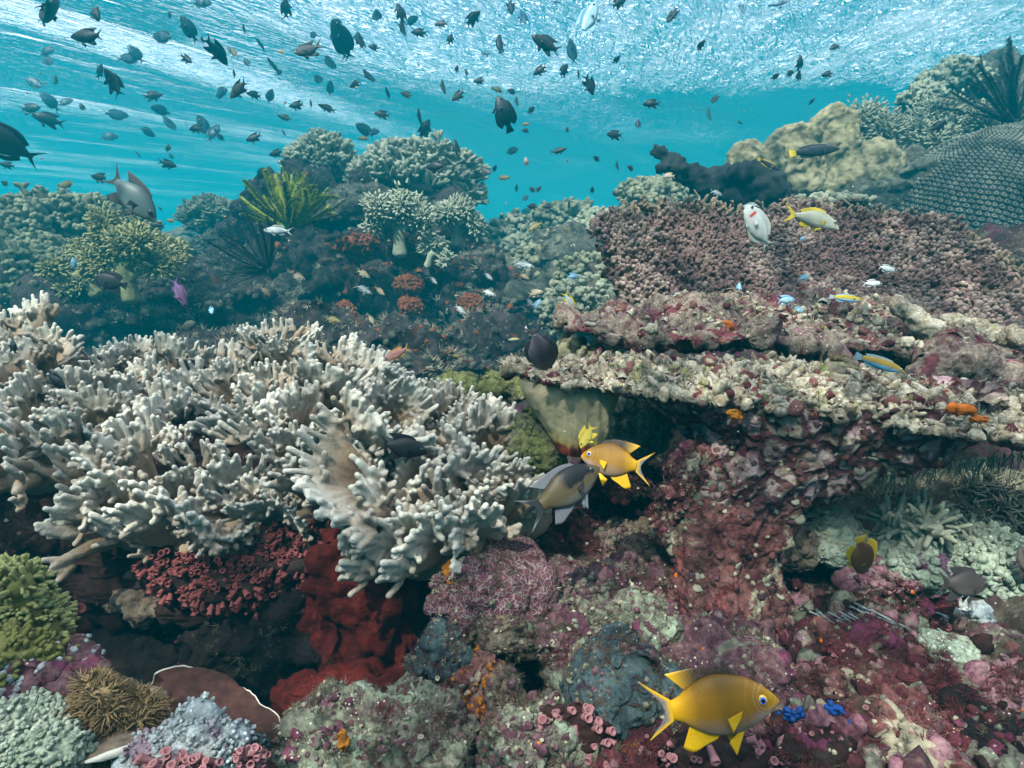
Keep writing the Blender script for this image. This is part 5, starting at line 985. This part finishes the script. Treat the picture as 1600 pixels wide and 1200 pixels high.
KINDS = {'k': ('damsel', DARK, EYE_DARK, 'dark damselfish', 'damselfish'), 'b': ('surgeon', BLUE, EYE_DARK, 'blue grey fish', 'fish'), 'B': ('damsel', BLACK, EYE_DARK, 'black damselfish', 'damselfish'), 'c': ('chromis', DARK, EYE_DARK, 'slender dark fish', 'fish'),
 'S': ('surgeon', BLACK, EYE_DARK, 'dark surgeonfish', 'surgeonfish'), 's': ('damsel', STRIP, EYE_DARK, 'dark barred damselfish', 'damselfish'), 'o': ('chromis', OLIVE, EYE_DARK, 'olive fish', 'fish'), 'w': ('chromis', SILVER, EYE_PALE, 'silver fish', 'fish'), 'n': ('chromis', BROWNS, EYE_PALE, 'brown backed silver fish', 'fish'), 'u': ('damsel', BLUES, EYE_DARK, 'pale blue fish', 'fish'), 't': ('damsel', TANF, EYE_DARK, 'tan fish', 'fish'), 'a': ('angel', DARK, EYE_DARK, 'deep bodied dark fish', 'fish')}
# (photo x, y, length, nose direction, kind, depth, yaw, roll)
FISH = [(82, 18, 100, 152, 'S', 2.0, 10, 0), (137, 58, 58, 183, 'k', 1.9, 10, 0), (148, 20, 40, -60, 'k', 2.2, 10, 10), (295, 45, 42, 115, 'b', 2.4, 20, 0), (255, 58, 45, 165, 'b', 2.7, 5, 0), (315, 4, 34, 5, 'b', 2.7, 0, 0), (316, 63, 15, 100, 'c', 2.6, 0, 60), (338, 80, 40, -55, 'k', 2.2, 20, 20), (292, 93, 24, -35, 'k', 2.3, 0, 0), (203, 92, 40, 30, 'b', 2.9, 10, 0), (212, 84, 34, 130, 'b', 2.9, 0, 20), (178, 130, 50, 118, 'k', 2.1, 20, 0), (157, 111, 32, 92, 'c', 2.6, 0, 75), (72, 80, 30, 25, 'b', 3.0, 0, 0), (73, 94, 32, -25, 'b', 3.0, 0, 0), (55, 130, 38, 150, 'b', 3.1, 0, 10), (86, 125, 24, 95, 'c', 3.2, 0, 70), (78, 158, 34, 130, 'b', 3.0, 10, 30), (102, 159, 24, 40, 'b', 3.0, 10, 0), (128, 167, 16, 115, 'k', 3.0, 0, 30), (48, 170, 38, 5, 'k', 2.8, 10, 0), (75, 187, 46, 170, 'k', 2.5, 5, 0), (182, 180, 34, 15, 'b', 3.2, 10, 0), (170, 213, 28, 10, 'b', 3.3, 0, 0), (239, 150, 34, 12, 'k', 2.7, 5, 0), (251, 172, 28, 170, 'b', 3.0, 0, 0), (265, 194, 32, 125, 'b', 3.0, 0, 50), (305, 201, 27, 178, 'k', 2.5, 0, 0), (318, 197, 38, 110, 'b', 2.9, 10, 0), (333, 206, 36, 72, 'b', 2.9, 10, 0), (344, 214, 16, 140, 'b', 2.9, 0, 0), (261, 231, 24, -20, 'k', 2.7, 0, 0), (266, 243, 16, -40, 'b', 3.1, 0, 30), (263, 257, 30, -14, 'k', 2.5, 0, 0), (231, 206, 28, -30, 'b', 3.2, 0, 30), (216, 241, 17, -55, 'c', 3.0, 0, 60), (397, 216, 30, 202, 'k', 2.3, 5, 0), (432, 240, 28, 190, 'k', 2.3, 0, 0), (480, 80, 46, 208, 's', 2.0, 15, 0), (490, 56, 22, 120, 'b', 3.0, 0, 0), (373, 140, 44, 215, 's', 2.0, 10, 0), (344, 145, 34, 10, 'b', 3.0, 0, 0), (397, 148, 22, 185, 'k', 2.5, 0, 0), (422, 150, 26, 70, 'b', 2.7, 0, 20), (464, 165, 30, 185, 'k', 2.4, 0, 0), (511, 169, 32, 163, 'c', 2.4, 0, 0), (486, 162, 16, 100, 'c', 2.5, 0, 70), (445, 184, 30, 160, 'c', 2.8, 0, 0), (444, 209, 15, 112, 'c', 2.3, 0, 75), (364, 82, 28, 140, 'n', 2.6, 10, 0), (386, 98, 20, 125, 'b', 2.6, 0, 0), (439, 81, 12, 180, 't', 2.5, 30, 0), (366, 115, 14, 95, 'c', 2.6, 0, 60), (428, 103, 32, 130, 'c', 2.9, 0, 60), (437, 113, 18, 150, 'b', 2.9, 0, 0), (516, 100, 38, 112, 'b', 2.9, 0, 40), (533, 67, 44, 105, 'b', 2.9, 20, 0), (498, 125, 26, 130, 'b', 3.2, 0, 0), (516, 138, 24, 80, 'b', 3.2, 0, 0), (523, 35, 26, 5, 'b', 3.0, 0, 0), (447, 13, 34, 85, 'k', 2.5, 0, 30), (265, 23, 17, 95, 'c', 2.7, 0, 70), (381, 46, 20, 95, 'c', 2.9, 0, 70), (408, 70, 26, 130, 'c', 3.1, 0, 60), (2, 220, 95, 150, 'S', 1.9, 10, 0), (11, 258, 22, 175, 'k', 2.5, 0, 0), (8, 287, 18, 150, 'B', 2.3, 0, 0), (105, 289, 38, 185, 'o', 2.1, 10, 0), (157, 278, 34, 170, 'k', 2.2, 0, 0), (246, 352, 25, 180, 'B', 2.2, 0, 0), (268, 345, 22, 170, 'o', 2.3, 0, 0), (250, 326, 12, 140, 'c', 3.0, 0, 30), (162, 310, 14, 180, 'b', 3.2, 0, 0), (277, 385, 16, 60, 'B', 2.3, 0, 0), (10, 322, 14, 90, 'c', 2.8, 0, 60),
 (535, 64, 50, 112, 'b', 2.4, 20, 0), (589, 27, 34, 100, 'b', 2.8, 0, 0), (626, 20, 38, 110, 'k', 2.3, 10, 30), (628, 45, 34, 92, 'k', 2.4, 0, 60), (643, 32, 28, 30, 'b', 3.0, 0, 0), (562, 64, 40, 106, 'k', 2.4, 0, 50), (584, 74, 21, 175, 'k', 2.6, 0, 0), (655, 51, 30, 182, 'k', 2.3, 0, 0), (689, 37, 24, 182, 's', 2.2, 0, 0), (704, 61, 22, 75, 'k', 2.4, 0, 20), (739, 29, 37, 42, 'k', 2.3, 0, 40), (798, 12, 28, -85, 'k', 2.4, 0, 0), (817, 27, 30, 112, 'u', 2.6, 0, 0), (781, 71, 48, 92, 'c', 2.3, 0, 40), (759, 83, 20, 160, 'u', 2.8, 0, 0), (852, 69, 56, 157, 'k', 2.0, 5, 0), (920, 31, 66, 64, 'u', 2.2, 5, 0), (893, 81, 42, 96, 'b', 2.5, 0, 30), (844, 110, 29, 215, 'k', 2.2, 0, 0), (881, 110, 31, 58, 'k', 2.3, 0, 40), (904, 116, 19, 95, 'c', 2.5, 0, 50), (921, 133, 37, -68, 'k', 2.1, 10, 20), (749, 127, 23, 178, 'k', 2.3, 0, 0), (729, 113, 18, 100, 'c', 2.6, 0, 50), (714, 108, 14, 80, 'k', 2.6, 0, 20), (692, 138, 36, 96, 'c', 2.4, 0, 60), (716, 150, 28, 208, 's', 2.2, 0, 0), (778, 140, 25, 178, 'o', 2.3, 0, 0), (800, 143, 18, 175, 'k', 2.4, 0, 0), (788, 176, 62, 112, 'a', 2.0, 15, 0), (807, 160, 24, 92, 'c', 2.3, 0, 40), (830, 172, 18, 45, 'k', 2.4, 0, 40), (822, 194, 18, 190, 'o', 2.4, 0, 0), (821, 204, 16, 180, 'k', 2.3, 0, 0), (555, 132, 23, 205, 'k', 2.5, 0, 0), (577, 121, 42, 126, 'c', 2.6, 0, 40), (635, 148, 23, 165, 's', 2.4, 0, 0), (606, 145, 24, 110, 'c', 2.9, 0, 50), (597, 179, 28, 178, 's', 2.3, 0, 0), (570, 203, 34, 150, 'b', 2.7, 0, 0), (584, 209, 32, 105, 'b', 2.7, 0, 0), (655, 184, 36, 94, 'c', 2.3, 0, 75), (665, 202, 42, 72, 'k', 2.4, 0, 50), (712, 231, 34, 98, 'k', 2.3, 0, 40), (568, 216, 22, 180, 'o', 2.2, 0, 0), (964, 93, 18, 50, 'k', 2.3, 0, 40), (1051, 24, 37, 238, 'k', 2.1, 0, 40), (967, 5, 32, 30, 'k', 2.2, 0, 10), (867, 1, 24, 0, 'u', 2.3, 0, 0), (1018, 162, 31, 180, 'k', 2.1, 0, 0), (960, 211, 31, 182, 'k', 2.1, 0, 0), (997, 194, 20, 80, 'k', 2.3, 0, 0), (886, 203, 11, 90, 'k', 2.4, 0, 0), (873, 236, 29, 12, 'c', 2.2, 0, 0), (932, 248, 14, 150, 'B', 2.2, 40, 0), (964, 260, 21, 92, 'c', 2.7, 0, 40), (986, 263, 16, 170, 'B', 2.2, 30, 0), (800, 236, 24, 20, 'b', 2.8, 0, 0), (759, 268, 24, -30, 's', 2.2, 0, 0), (773, 263, 13, 60, 'k', 2.3, 0, 30), (787, 278, 25, 12, 'o', 2.2, 0, 0), (822, 253, 15, 100, 't', 2.3, 20, 0), (680, 260, 36, 178, 'B', 1.95, 0, 0), (807, 294, 15, 80, 'c', 2.5, 0, 30), (831, 296, 15, 130, 'B', 2.2, 0, 0), (841, 296, 15, 45, 'B', 2.2, 0, 0), (820, 310, 18, 40, 'b', 2.4, 0, 0), (832, 323, 21, 178, 'B', 2.1, 0, 0), (856, 323, 21, 182, 'B', 2.1, 0, 0), (918, 312, 15, 70, 't', 2.2, 20, 0), (925, 297, 12, 95, 'k', 2.3, 0, 0), (889, 321, 17, 92, 'c', 2.4, 0, 40), (837, 354, 34, 215, 'o', 1.9, 5, 0), (884, 359, 20, 130, 'o', 2.0, 0, 0), (1045, 275, 23, 182, 't', 1.85, 0, 0), (1003, 383, 31, 208, 'w', 1.5, 0, 0),
 (1161, 12, 30, 95, 'u', 2.1, 20, 0), (1215, 2, 46, 10, 'u', 2.2, 0, 0), (1095, 71, 20, 48, 'k', 2.2, 0, 40), (1305, 73, 24, 205, 'k', 2.2, 0, 20), (1250, 98, 28, 92, 'k', 2.2, 0, 20), (1248, 119, 18, 85, 'k', 2.3, 0, 0), (1234, 115, 20, 25, 'k', 2.3, 0, 30), (1212, 120, 20, 35, 'k', 2.3, 0, 50), (1293, 116, 22, 190, 'k', 2.2, 0, 0), (1117, 155, 23, 240, 'k', 2.2, 0, 40), (1107, 179, 28, 94, 'b', 2.6, 0, 40), (1156, 192, 14, 92, 'c', 2.3, 0, 40), (1268, 159, 16, 45, 'c', 2.5, 0, 30), (1467, 197, 32, 35, 'k', 1.8, 0, 0),
 (433, 360, 50, 178, 'w', 1.75, 0, 0), (465, 432, 33, -22, 'n', 1.7, 5, 0), (415, 456, 22, -50, 'n', 1.75, 0, 0), (568, 428, 30, -32, 'n', 1.6, 0, 0), (568, 453, 33, -27, 'w', 1.6, 0, 0), (594, 455, 23, -42, 'n', 1.6, 0, 0), (677, 438, 20, -45, 'w', 1.7, 10, 0), (720, 485, 27, -40, 'w', 1.6, 0, 0), (818, 414, 38, -10, 'w', 1.55, 0, 0), (763, 432, 21, -38, 'w', 1.7, 0, 0), (820, 432, 20, -28, 'n', 1.6, 0, 0), (764, 458, 27, -20, 'w', 1.7, 0, 0), (837, 458, 26, 10, 't', 1.55, 0, 0), (828, 473, 22, -50, 'w', 1.6, 0, 0), (840, 475, 20, 60, 'u', 1.65, 0, 0), (896, 432, 24, 0, 'u', 1.6, 0, 0), (988, 408, 30, 5, 'w', 1.4, 0, 0), (1001, 434, 20, 20, 'u', 1.45, 0, 0), (1060, 462, 30, 10, 'w', 1.25, 0, 0), (1105, 467, 34, -8, 'w', 1.2, 0, 0), (580, 499, 20, -60, 'n', 1.7, 0, 0), (1385, 420, 40, -8, 'w', 1.2, 0, 0), (1363, 443, 38, 2, 'w', 1.2, 0, 0), (1257, 434, 21, 15, 'u', 1.25, 0, 0), (1228, 469, 34, 5, 'u', 1.2, 0, 0), (1248, 486, 26, 0, 'u', 1.2, 0, 0), (1155, 448, 17, 80, 'u', 1.3, 0, 0), (1068, 380, 18, 60, 'u', 1.4, 0, 0), (1254, 373, 14, 20, 'u', 1.35, 0, 0), (713, 556, 18, -5, 'o', 1.5, 0, 0), (1173, 322, 29, 178, 'w', 1.45, 0, 0), (1120, 302, 25, -12, 'w', 1.5, 0, 0), (822, 515, 14, 95, 'w', 1.5, 0, 0), (20, 542, 26, 100, 'k', 1.15, 0, 0), (85, 595, 46, -38, 'k', 1.0, 10, 0), (330, 485, 16, -60, 'u', 1.9, 0, 0), (520, 500, 34, -15, 'o', 1.6, 0, 0), (115, 412, 22, 95, 'u', 1.9, 0, 0)]
LAND = [(40, 60, 'the top left corner'), (60, 200, 'the left edge'), (100, 380, 'the big bushy dome'), (210, 330, 'the large grey forked damselfish'), (300, 130, 'the left white glitter band'), (335, 345, 'the small brush coral dome'), (450, 300, 'the green feather star'), (505, 240, 'the smaller leather dome'), (655, 250, 'the larger leather dome'), (480, 80, 'the big barred damselfish'), (640, 60, 'the glitter left of centre'), (790, 175, 'the deep bodied fish'), (920, 40, 'the pale blue fish at the top'), (850, 330, 'the skyline gap in the centre'), (960, 220, 'the open water right of centre'), (620, 430, 'the rust orange bommie face'), (800, 450, 'the dark gap right of the bommie'), (900, 430, 'the acropora slope'), (1050, 255, 'the black ragged sponge'), (1150, 120, 'the bright glitter at top right'), (1290, 110, 'the glitter above the folded coral'), (1250, 220, 'the folded tan leather coral'), (1450, 210, 'the bushy soft coral fans'), (1230, 440, 'the tilted table coral face'), (1380, 430, 'the tilted table right half'), (1080, 470, 'the left end of the rubbly plate'), (60, 560, 'the pale leather coral')]
def heading(a):
    a = a % 360; return ['facing right', 'heading up right', 'pointing straight up', 'heading up left', 'facing left', 'heading down left', 'pointing straight down', 'heading down right'][int(((a+22.5) % 360)//45)]
def fish_labels():
    L = []
    for (px, py, ln, ang, k, d, yaw, roll) in FISH:
        size = 'tiny' if ln < 18 else 'small' if ln < 28 else 'mid-sized' if ln < 42 else 'large'; nm = KINDS[k][3]
        lx, ly, ln_ = min(LAND, key=lambda q: (q[0]-px)**2+(q[1]-py)**2*1.6); dx, dy = px-lx, py-ly
        if abs(dx) <= 26 and abs(dy) <= 26: rel = 'right at'
        else:
            v = 'above' if dy < -26 else 'below' if dy > 26 else ''; h = 'left of' if dx < -26 else 'right of' if dx > 26 else ''
            rel = {('above', ''): 'above', ('below', ''): 'below', ('', 'left of'): 'left of', ('', 'right of'): 'right of', ('above', 'left of'): 'up left of', ('above', 'right of'): 'up right of', ('below', 'left of'): 'down left of', ('below', 'right of'): 'down right of'}[(v, h)]
        L.append([f'{size} {nm} {heading(ang)}, {rel} {ln_}', px])
    for t in sorted(set(l for l, _ in L)):
        ix = sorted([i for i, q in enumerate(L) if q[0] == t], key=lambda i: L[i][1])
        if len(ix) > 1:
            for r, i in enumerate(ix): L[i][0] = (['left', 'right'] if len(ix) == 2 else ['leftmost', 'middle', 'rightmost', 'farthest'])[r]+' '+t
    cut = lambda l: l if len(l.split()) <= 16 else ' '.join(w for w in l.replace(' fish heading', ' fish').replace('the ', '', 1).split())
    return [' '.join(cut(l).split()[:16]) for l, _ in L]
R = np.random.default_rng(55)
GRP = {'w': 'silver fish over the reef', 'n': 'silver fish over the reef', 'u': 'pale blue fish over the reef', 't': 'tan fish over the reef', 'o': 'olive fish over the reef'}
for (px, py, ln, ang, k, d, yaw, roll), lab in zip(FISH, fish_labels()):
    sp, mats, em, nm, cat = KINDS[k]; o = link(nm.replace(' ', '_').replace('blue_grey_', 'grey_'), fish_mesh(sp, mats, em, float(R.choice([-.7, -.4, -.15, .15, .4, .7]))))
    orient(o, px, py, d, ln*.93, ang, yaw+R.normal()*14, roll); tag(o, lab, cat, GRP.get(k, 'dark fish schooling under the surface'))
# ---- the fish one can look in the eye
def hero(name, sp, mats, eyem, label, cat, px, py, d, ln, ang, yaw=0, roll=0, bend=0., finmats=None, edit=None, deep=1.):
    root = empty(name, (0, 0, 0), label, cat); P = fish_parts(sp, True, bend)
    if edit: P = edit(P)
    v, f = P['body'][0]; f3 = P['body'][1][1]; link('body', mesh('body', [(v, f, 0), (v, f3, 0)], mats[0]), (0, 0, 0), root)
    for k, L in P.items():
        if k == 'body': continue
        for a, b in L:
            m = eyem if k == 'eye' else (finmats or {}).get(k, mats[1])
            c = (a.max(0)+a.min(0))/2; r = (a[:, 0].max()-a[:, 0].min())/2 if k == 'eye' else 1.
            o = link(k, mesh(k, [((a-c)/r if k == 'eye' else a, b, 0)], m), c if k == 'eye' else (0, 0, 0), root)
            if k == 'eye': o.scale = (r, r, r)
    orient(root, px, py, d, ln, ang, yaw, roll); root.scale.z *= deep; return root
def gold_extra(t, x, z, nz, b):
    b = t.mix(t.step(t.math('ADD', x, t.math('MULTIPLY', nz, .1)), -.08, -.26), b, (.55, .29, .004))
    cheek = t.math('MULTIPLY', t.step(x, .24, .32), t.step(z, -.01, -.09)); b = t.mix(cheek, b, (.38, .27, .27))
    g = t.n('VectorMath', operation='LENGTH', out=1, i0=t.n('VectorMath', operation='SUBTRACT', i0=t.n('CombineXYZ', X=x, Z=z), i1=(.405, 0, .05)))
    ring = t.math('MULTIPLY', t.step(g, .155, .165), t.step(g, .185, .172)); b = t.mix(t.math('MULTIPLY', ring, .4), b, (.35, .16, .02))      # gill edge
    for r0 in (.075, .105): b = t.mix(t.math('MULTIPLY', t.math('MULTIPLY', t.step(g, r0-.008, r0), t.step(g, r0+.008, r0)), .18), b, (.72, .50, .40))
    return b
GOLD = skin('golden_damsel', (.13, .062, .004), (.27, .13, .008), (.26, .18, .14), (.62, .35, .003), -.15, .20, 95, .42, extra=gold_extra, nose=((.42, .22, .008), .36, .48))
def clearfin(name, edgec, inner, sign):
    t = NT(name); o = t.n('TexCoord', out=3); x = t.n('SeparateXYZ', out=0, Vector=o); z = t.n('SeparateXYZ', out=2, Vector=o)
    e = t.math('ADD', t.math('ABSOLUTE', z), t.math('MULTIPLY', x, .62)) if sign == 't' else z
    rays = t.n('TexWave', wave_type='BANDS', bands_direction='Z' if sign == 't' else 'X', Vector=o, Scale=26., Distortion=1.)
    mk = t.step(e, -.175, -.145) if sign == 't' else t.step(x, -.1, -.28)
    if sign == 't': mk = t.math('MAXIMUM', mk, t.step(x, -.39, -.34))
    c = t.mix(mk, inner, edgec); c = t.mix(.3, c, t.ramp(rays, [(.2, (.3, .3, .3)), (.8, (.65, .65, .65))]), 'OVERLAY')
    al = t.math('ADD', .45, t.math('MULTIPLY', mk, .55)); al = t.math('ADD', al, t.math('MULTIPLY', rays, .15))
    return t.p(Base_Color=c, Roughness=.5, Alpha=t.n('Clamp', Value=al))
TAILF = clearfin('golden_tail', (.62, .36, .003), (.22, .19, .21), 't'); DORSF = clearfin('golden_dorsal', (.55, .30, .005), (.08, .05, .03), 'd')
hero('damselfish', 'damsel', GOLD, EYE_GOLD, 'big golden yellow damselfish with blue and gold eye in the foreground, facing right', 'damselfish', 1116, 1106, .50, 208, 11, -8, 0, .12, {'tail_fin': TAILF, 'dorsal_fin': DORSF}, deep=1.2)
hero('damselfish', 'damsel', GOLD, EYE_GOLD, 'golden yellow damselfish facing left, nose at the rim of the vase sponge', 'damselfish', 959, 722, .74, 106, 172, -22, 8, -.2, {'tail_fin': TAILF, 'dorsal_fin': DORSF}, deep=1.2)
hero('yellow_fish', 'damsel', skin('lemon_fish', (.30, .23, .015), (.38, .31, .03), (.42, .36, .1), (.45, .34, .01)), EYE_DARK, 'small lemon yellow fish in front of the vase sponge, partly behind the golden damselfish', 'fish', 917, 682, .80, 44, 238, 25, 10)
def saddle(t, x, z, nz, b):
    m = t.math('MULTIPLY', t.step(t.math('ADD', z, t.math('MULTIPLY', t.math('SUBTRACT', nz, .5), .2)), .0, .05), t.math('MULTIPLY', t.step(x, .40, .33), t.step(x, -.06, .02)))
    return t.mix(m, b, (.006, .006, .007))
SADDLE = skin('saddle_damsel', (.045, .034, .016), (.085, .064, .032), (.18, .17, .155), (.13, .13, .15), -.18, .2, 46, .4, extra=saddle, edge=((.02, .02, .025), .10, .16))
hero('damselfish', 'damsel', SADDLE, EYE_DARK, 'grey brown damselfish with black saddle on its back, facing up right, below the golden one', 'damselfish', 885, 766, .70, 138, 30, 22, 0, .3)
hero('damselfish', 'damsel', BLACK, EYE_DARK, 'black damselfish facing right in front of the pale leather corals', 'damselfish', 630, 700, .71, 82, -12, 8, 0, .1)
hero('angelfish', 'angel', BLACK, EYE_DARK, 'round black fish facing left in front of the yellow tree soft coral', 'angelfish', 172, 440, 1.6, 52, 165, 10)
hero('damselfish', 'damsel', skin('grey_forked', (.04, .07, .075), (.06, .10, .105), (.11, .16, .16), (.02, .024, .026), rough=.45), EYE_DARK, 'large grey damselfish with black edged forked tail, heading down right, above the left reef', 'damselfish', 206, 308, 1.55, 108, -46, 5, 0, .1)
hero('anthias', 'chromis', skin('pink_anthias', (.50, .16, .12), (.56, .24, .20), (.60, .36, .32), (.70, .34, .06)), EYE_DARK, 'pink fish with orange tail facing down left over the leather coral', 'anthias', 620, 553, 1.15, 48, 210, 10)
hero('damselfish', 'surgeon', skin('mauve_grey_fish', (.05, .04, .05), (.11, .09, .11), (.22, .20, .23), (.10, .09, .11)), EYE_DARK, 'mauve grey fish diving nose down onto the tip of the nearest table coral', 'damselfish', 846, 552, .80, 60, -64, 55, 10, .5)
hero('purple_fish', 'chromis', skin('purple_fish', (.14, .07, .17), (.22, .12, .26), (.34, .22, .36), (.2, .11, .24)), EYE_DARK, 'small purple fish nose down in front of the dark left reef', 'fish', 281, 458, 1.45, 50, -75, 20)
def wr_extra(t, x, z, nz, b): return t.mix(t.step(z, .0, -.015), b, (.10, .40, .75))
YW = skin('yellow_blue_wrasse', (.35, .26, .02), (.58, .42, .03), (.4, .6, .8), (.3, .42, .5), -.10, .10, extra=lambda t, x, z, nz, b: t.mix(t.step(z, -.02, -.04), b, (.30, .58, .82)))
hero('wrasse', 'wrasse', YW, EYE_PALE, 'yellow and blue wrasse swimming right along the foot of the tilted table coral', 'wrasse', 1322, 466, 1.08, 56, -6, 0)
hero('wrasse', 'wrasse', skin('brown_blue_wrasse', (.22, .15, .03), (.34, .22, .04), (.15, .4, .6), (.2, .3, .35), -.10, .10, extra=lambda t, x, z, nz, b: t.mix(t.step(z, -.02, -.04), b, (.12, .38, .62))), EYE_PALE, 'brown and blue wrasse heading down right just above the nearest table coral', 'wrasse', 1375, 568, .86, 92, -17, 5)
hero('bream', 'bream', skin('yellow_finned_bream', (.34, .33, .22), (.52, .52, .40), (.74, .72, .58), (.75, .55, .05), -.1, .14, rough=.35), EYE_PALE, 'pale bream with yellow fins facing right, at the tilted table top edge', 'bream', 1270, 343, 1.25, 98, -10, 8)
hero('parrotfish', 'surgeon', skin('white_red_fish', (.42, .45, .45), (.62, .66, .64), (.72, .70, .66), (.50, .52, .46), rough=.35, extra=lambda t, x, z, nz, b: t.mix(t.math('MULTIPLY', t.math('MULTIPLY', t.step(x, .24, .27), t.step(x, .33, .30)), t.math('MULTIPLY', t.step(z, .10, .07), t.step(z, -.10, -.06))), b, (.60, .06, .04))), EYE_DARK, 'whitish fish with red mark behind its head, heading up left at the tilted table edge', 'fish', 1184, 354, 1.3, 80, 128, 20, 5)
hero('wrasse', 'wrasse', skin('dark_wrasse', (.008, .012, .018), (.014, .02, .028), (.02, .03, .04), (.02, .03, .04)), EYE_DARK, 'long dark wrasse with yellow tail facing right before the folded leather coral', 'wrasse', 1273, 236, 1.75, 86, 6, 0, finmats={'tail_fin': OLIVE[1] if False else skin('yellow_tail', (.7, .5, .02), (.7, .5, .02), (.7, .5, .02), (.75, .55, .03))[1]})
hero('wrasse', 'wrasse', skin('dark_small_wrasse', (.008, .012, .018), (.014, .02, .028), (.02, .03, .04), (.45, .34, .03)), EYE_DARK, 'short dark wrasse with yellow tail heading down right before the folded leather coral', 'wrasse', 1201, 257, 1.75, 42, -28, 0)
hero('yellowtail_fish', 'chromis', skin('yellow_tailed_fish', (.22, .30, .34), (.48, .56, .56), (.72, .74, .68), (.72, .54, .04), -.08, .13), EYE_PALE, 'silver blue fish with yellow tail nose down above the rubbly plate', 'fish', 890, 474, 1.25, 42, -62, 20)
hero('orange_wrasse', 'wrasse', YW, EYE_PALE, 'tiny orange and teal wrasse in the dark gap left of the table tip', 'wrasse', 803, 530, 1.35, 19, 5, 0)
hero('angelfish', 'angel', skin('brown_yellow_edged', (.045, .02, .01), (.075, .034, .018), (.12, .07, .03), (.42, .30, .02)), EYE_DARK, 'brown oval fish with yellow fin edges, tilted down, right of the coral stalk', 'angelfish', 1347, 868, .72, 78, -70, 25, 0)
GREYF = skin('dusky_grey_fish', (.04, .03, .03), (.07, .055, .05), (.14, .12, .11), (.05, .04, .04))
hero('damselfish', 'damsel', GREYF, EYE_DARK, 'dusky grey damselfish facing right over the pale green corals at far right', 'damselfish', 1505, 913, .74, 104, -8, 15)
hero('damselfish', 'damsel', GREYF, EYE_DARK, 'grey damselfish cut off by the right edge above the dusky one', 'damselfish', 1604, 880, .78, 70, 120, 10)

# drifting specks in the water
R = np.random.default_rng(91); k = 260; C = np.array([W(*q) for q in zip(R.uniform(-40, 1640, k), R.uniform(0, 900, k), R.uniform(.55, 2.6, k))]); C = C[C[:, 2] > -.2]
P, Fq = stamp(LUMP[0], LUMP[1], C, R.normal(size=(len(C), 3)), R.uniform(.0006, .0018, len(C)), R.uniform(.0006, .0016, len(C)), R)
tag(link('drifting_particles', mesh('drifting_particles', [(P, Fq, 0)], M['turfpale'])), 'pale specks of plankton drifting in the water', 'plankton', kind='stuff')
